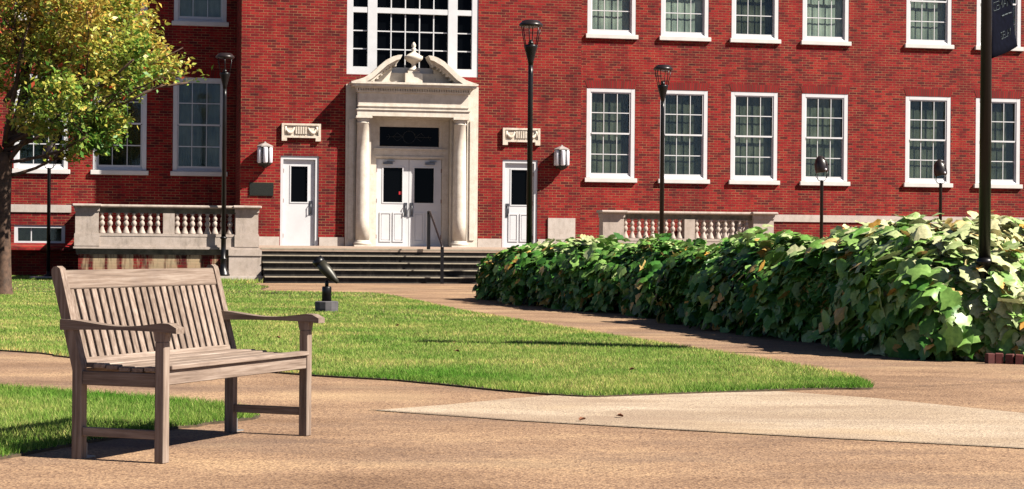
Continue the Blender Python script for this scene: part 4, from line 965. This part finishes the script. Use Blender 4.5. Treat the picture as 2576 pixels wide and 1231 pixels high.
for q, dd, dp in tips:
    if not ok(q): continue
    for _ in range({1: 2, 2: 5, 3: 10, 4: 9}[dp]):
        c = q+Vector((random.gauss(0,.10), random.gauss(0,.10), random.gauss(0,.07)))
        P.append(c); R.append(0)
P = np.array([tuple(p) for p in P]); k = len(P)
print('tree leaves', k)
if k > 60000: sel = rng.choice(k, 60000, replace=False); P = P[sel]; k = 60000
clump = 0.5+0.5*np.sin(P[:,0]*2.7+1.3*np.sin(P[:,2]*2.1))*np.sin(P[:,2]*3.1+P[:,1]*1.7)
R = np.clip(rng.beta(2, 2.2, k)*0.55+0.38*clump+0.10*(P[:,2]-2.75), 0, 0.97); R[rng.random(k) < 0.009] = 1.0
Nn = rng.normal(0, 0.7, (k, 3)); Nn[:,2] += 0.7; T = rng.normal(0, 0.6, (k, 3)); T[:,0] += 0.6*np.sign(P[:,0]); T[:,2] -= 0.1
def narrow_leaves(name, P, Nn, T, size, rnd, m, parent):
    Nn = Nn/np.linalg.norm(Nn, axis=1, keepdims=True); T = T-(T*Nn).sum(1, keepdims=True)*Nn; T /= np.linalg.norm(T, axis=1, keepdims=True); X = np.cross(T, Nn)
    V = np.empty((len(P), 4, 3)); s_ = size[:,None]
    V[:,0] = P; V[:,1] = P+s_*(0.45*T+0.26*X)+s_*0.06*Nn; V[:,2] = P+s_*T-s_*0.1*Nn; V[:,3] = P+s_*(0.45*T-0.26*X)+s_*0.06*Nn
    o = tri_mesh(name, V.reshape(-1, 3), rnd, m, nv=4); o.parent = parent; return o
narrow_leaves('crown', P, Nn, T, rng.uniform(0.07, 0.14, k), R, M_tleaf, tree)

# fallen leaves
M_dead = plain('dead_leaf', (0.28,0.10,0.04), 0.8, var=0.4, sc=40)
lf = [((1000,835), 'on the lawn right of the spotlight'), ((1590,954), 'near the front edge of the lawn'), ((1560,1053), 'on the pale slab near the lawn corner'), ((1465,1062), 'on the pale slab, near its lower joint'),
      ((700,868), 'on the lawn behind the bench seat'), ((1150,905), 'in the middle of the lawn')]
for (px, py), wh in lf:
    x, y = G(px, py); z = 0.07 if py < 960 else 0.012
    e = MB(); a = random.uniform(0, 6.28); s_ = 0.04
    pts = [(x+s_*(p*cos(a)-q*sin(a)), y+s_*(p*sin(a)+q*cos(a)), z+0.016*abs(p)*2+0.008*q) for p, q in _o]
    e.add(pts+[(x, y, z)], [(i, (i+1) % len(pts), len(pts)) for i in range(len(pts))])
    o = e.build('fallen_leaf', M_dead, fix=False); tag(o, 'small dry brown leaf '+wh, 'leaf', 'fallen leaves')

# ------------------------------------------------------------------ albedo level of every material (exposure is set for the sunlit ground)
ALB = {'default': 0.44, 'grass_blades': 0.72, 'white_paint': 0.57, 'sill_paint': 0.54, 'door_paint': 0.60, 'portal_limestone': 0.66, 'limestone': 0.56, 'weathered_limestone': 0.50,
       'hedge_leaf': 0.62, 'tree_leaf': 0.68, 'exposed_aggregate': 0.45, 'pale_concrete': 0.41, 'dark_curtain': 0.52, 'pale_curtain': 0.50, 'red_brick': 0.54, 'weathered_teak': 0.45, 'window_glass': None, 'opal_glass': 0.65, 'carved_stone': 0.66}
for m in list(bpy.data.materials):
    k = ALB.get(m.name, ALB['default'])
    if not m.use_nodes or k is None: continue
    nt = m.node_tree
    for nd in list(nt.nodes):
        if nd.type not in ('BSDF_PRINCIPLED', 'BSDF_DIFFUSE', 'BSDF_TRANSLUCENT'): continue
        inp = nd.inputs[0]
        if inp.is_linked:
            src = inp.links[0].from_socket; x = nt.nodes.new('ShaderNodeMix'); x.data_type = 'RGBA'; x.blend_type = 'MULTIPLY'; x.inputs[0].default_value = 1
            nt.links.new(src, x.inputs[6]); x.inputs[7].default_value = (k, k, k, 1); nt.links.new(x.outputs[2], inp)
        else:
            c = inp.default_value; inp.default_value = (c[0]*k, c[1]*k, c[2]*k, 1)
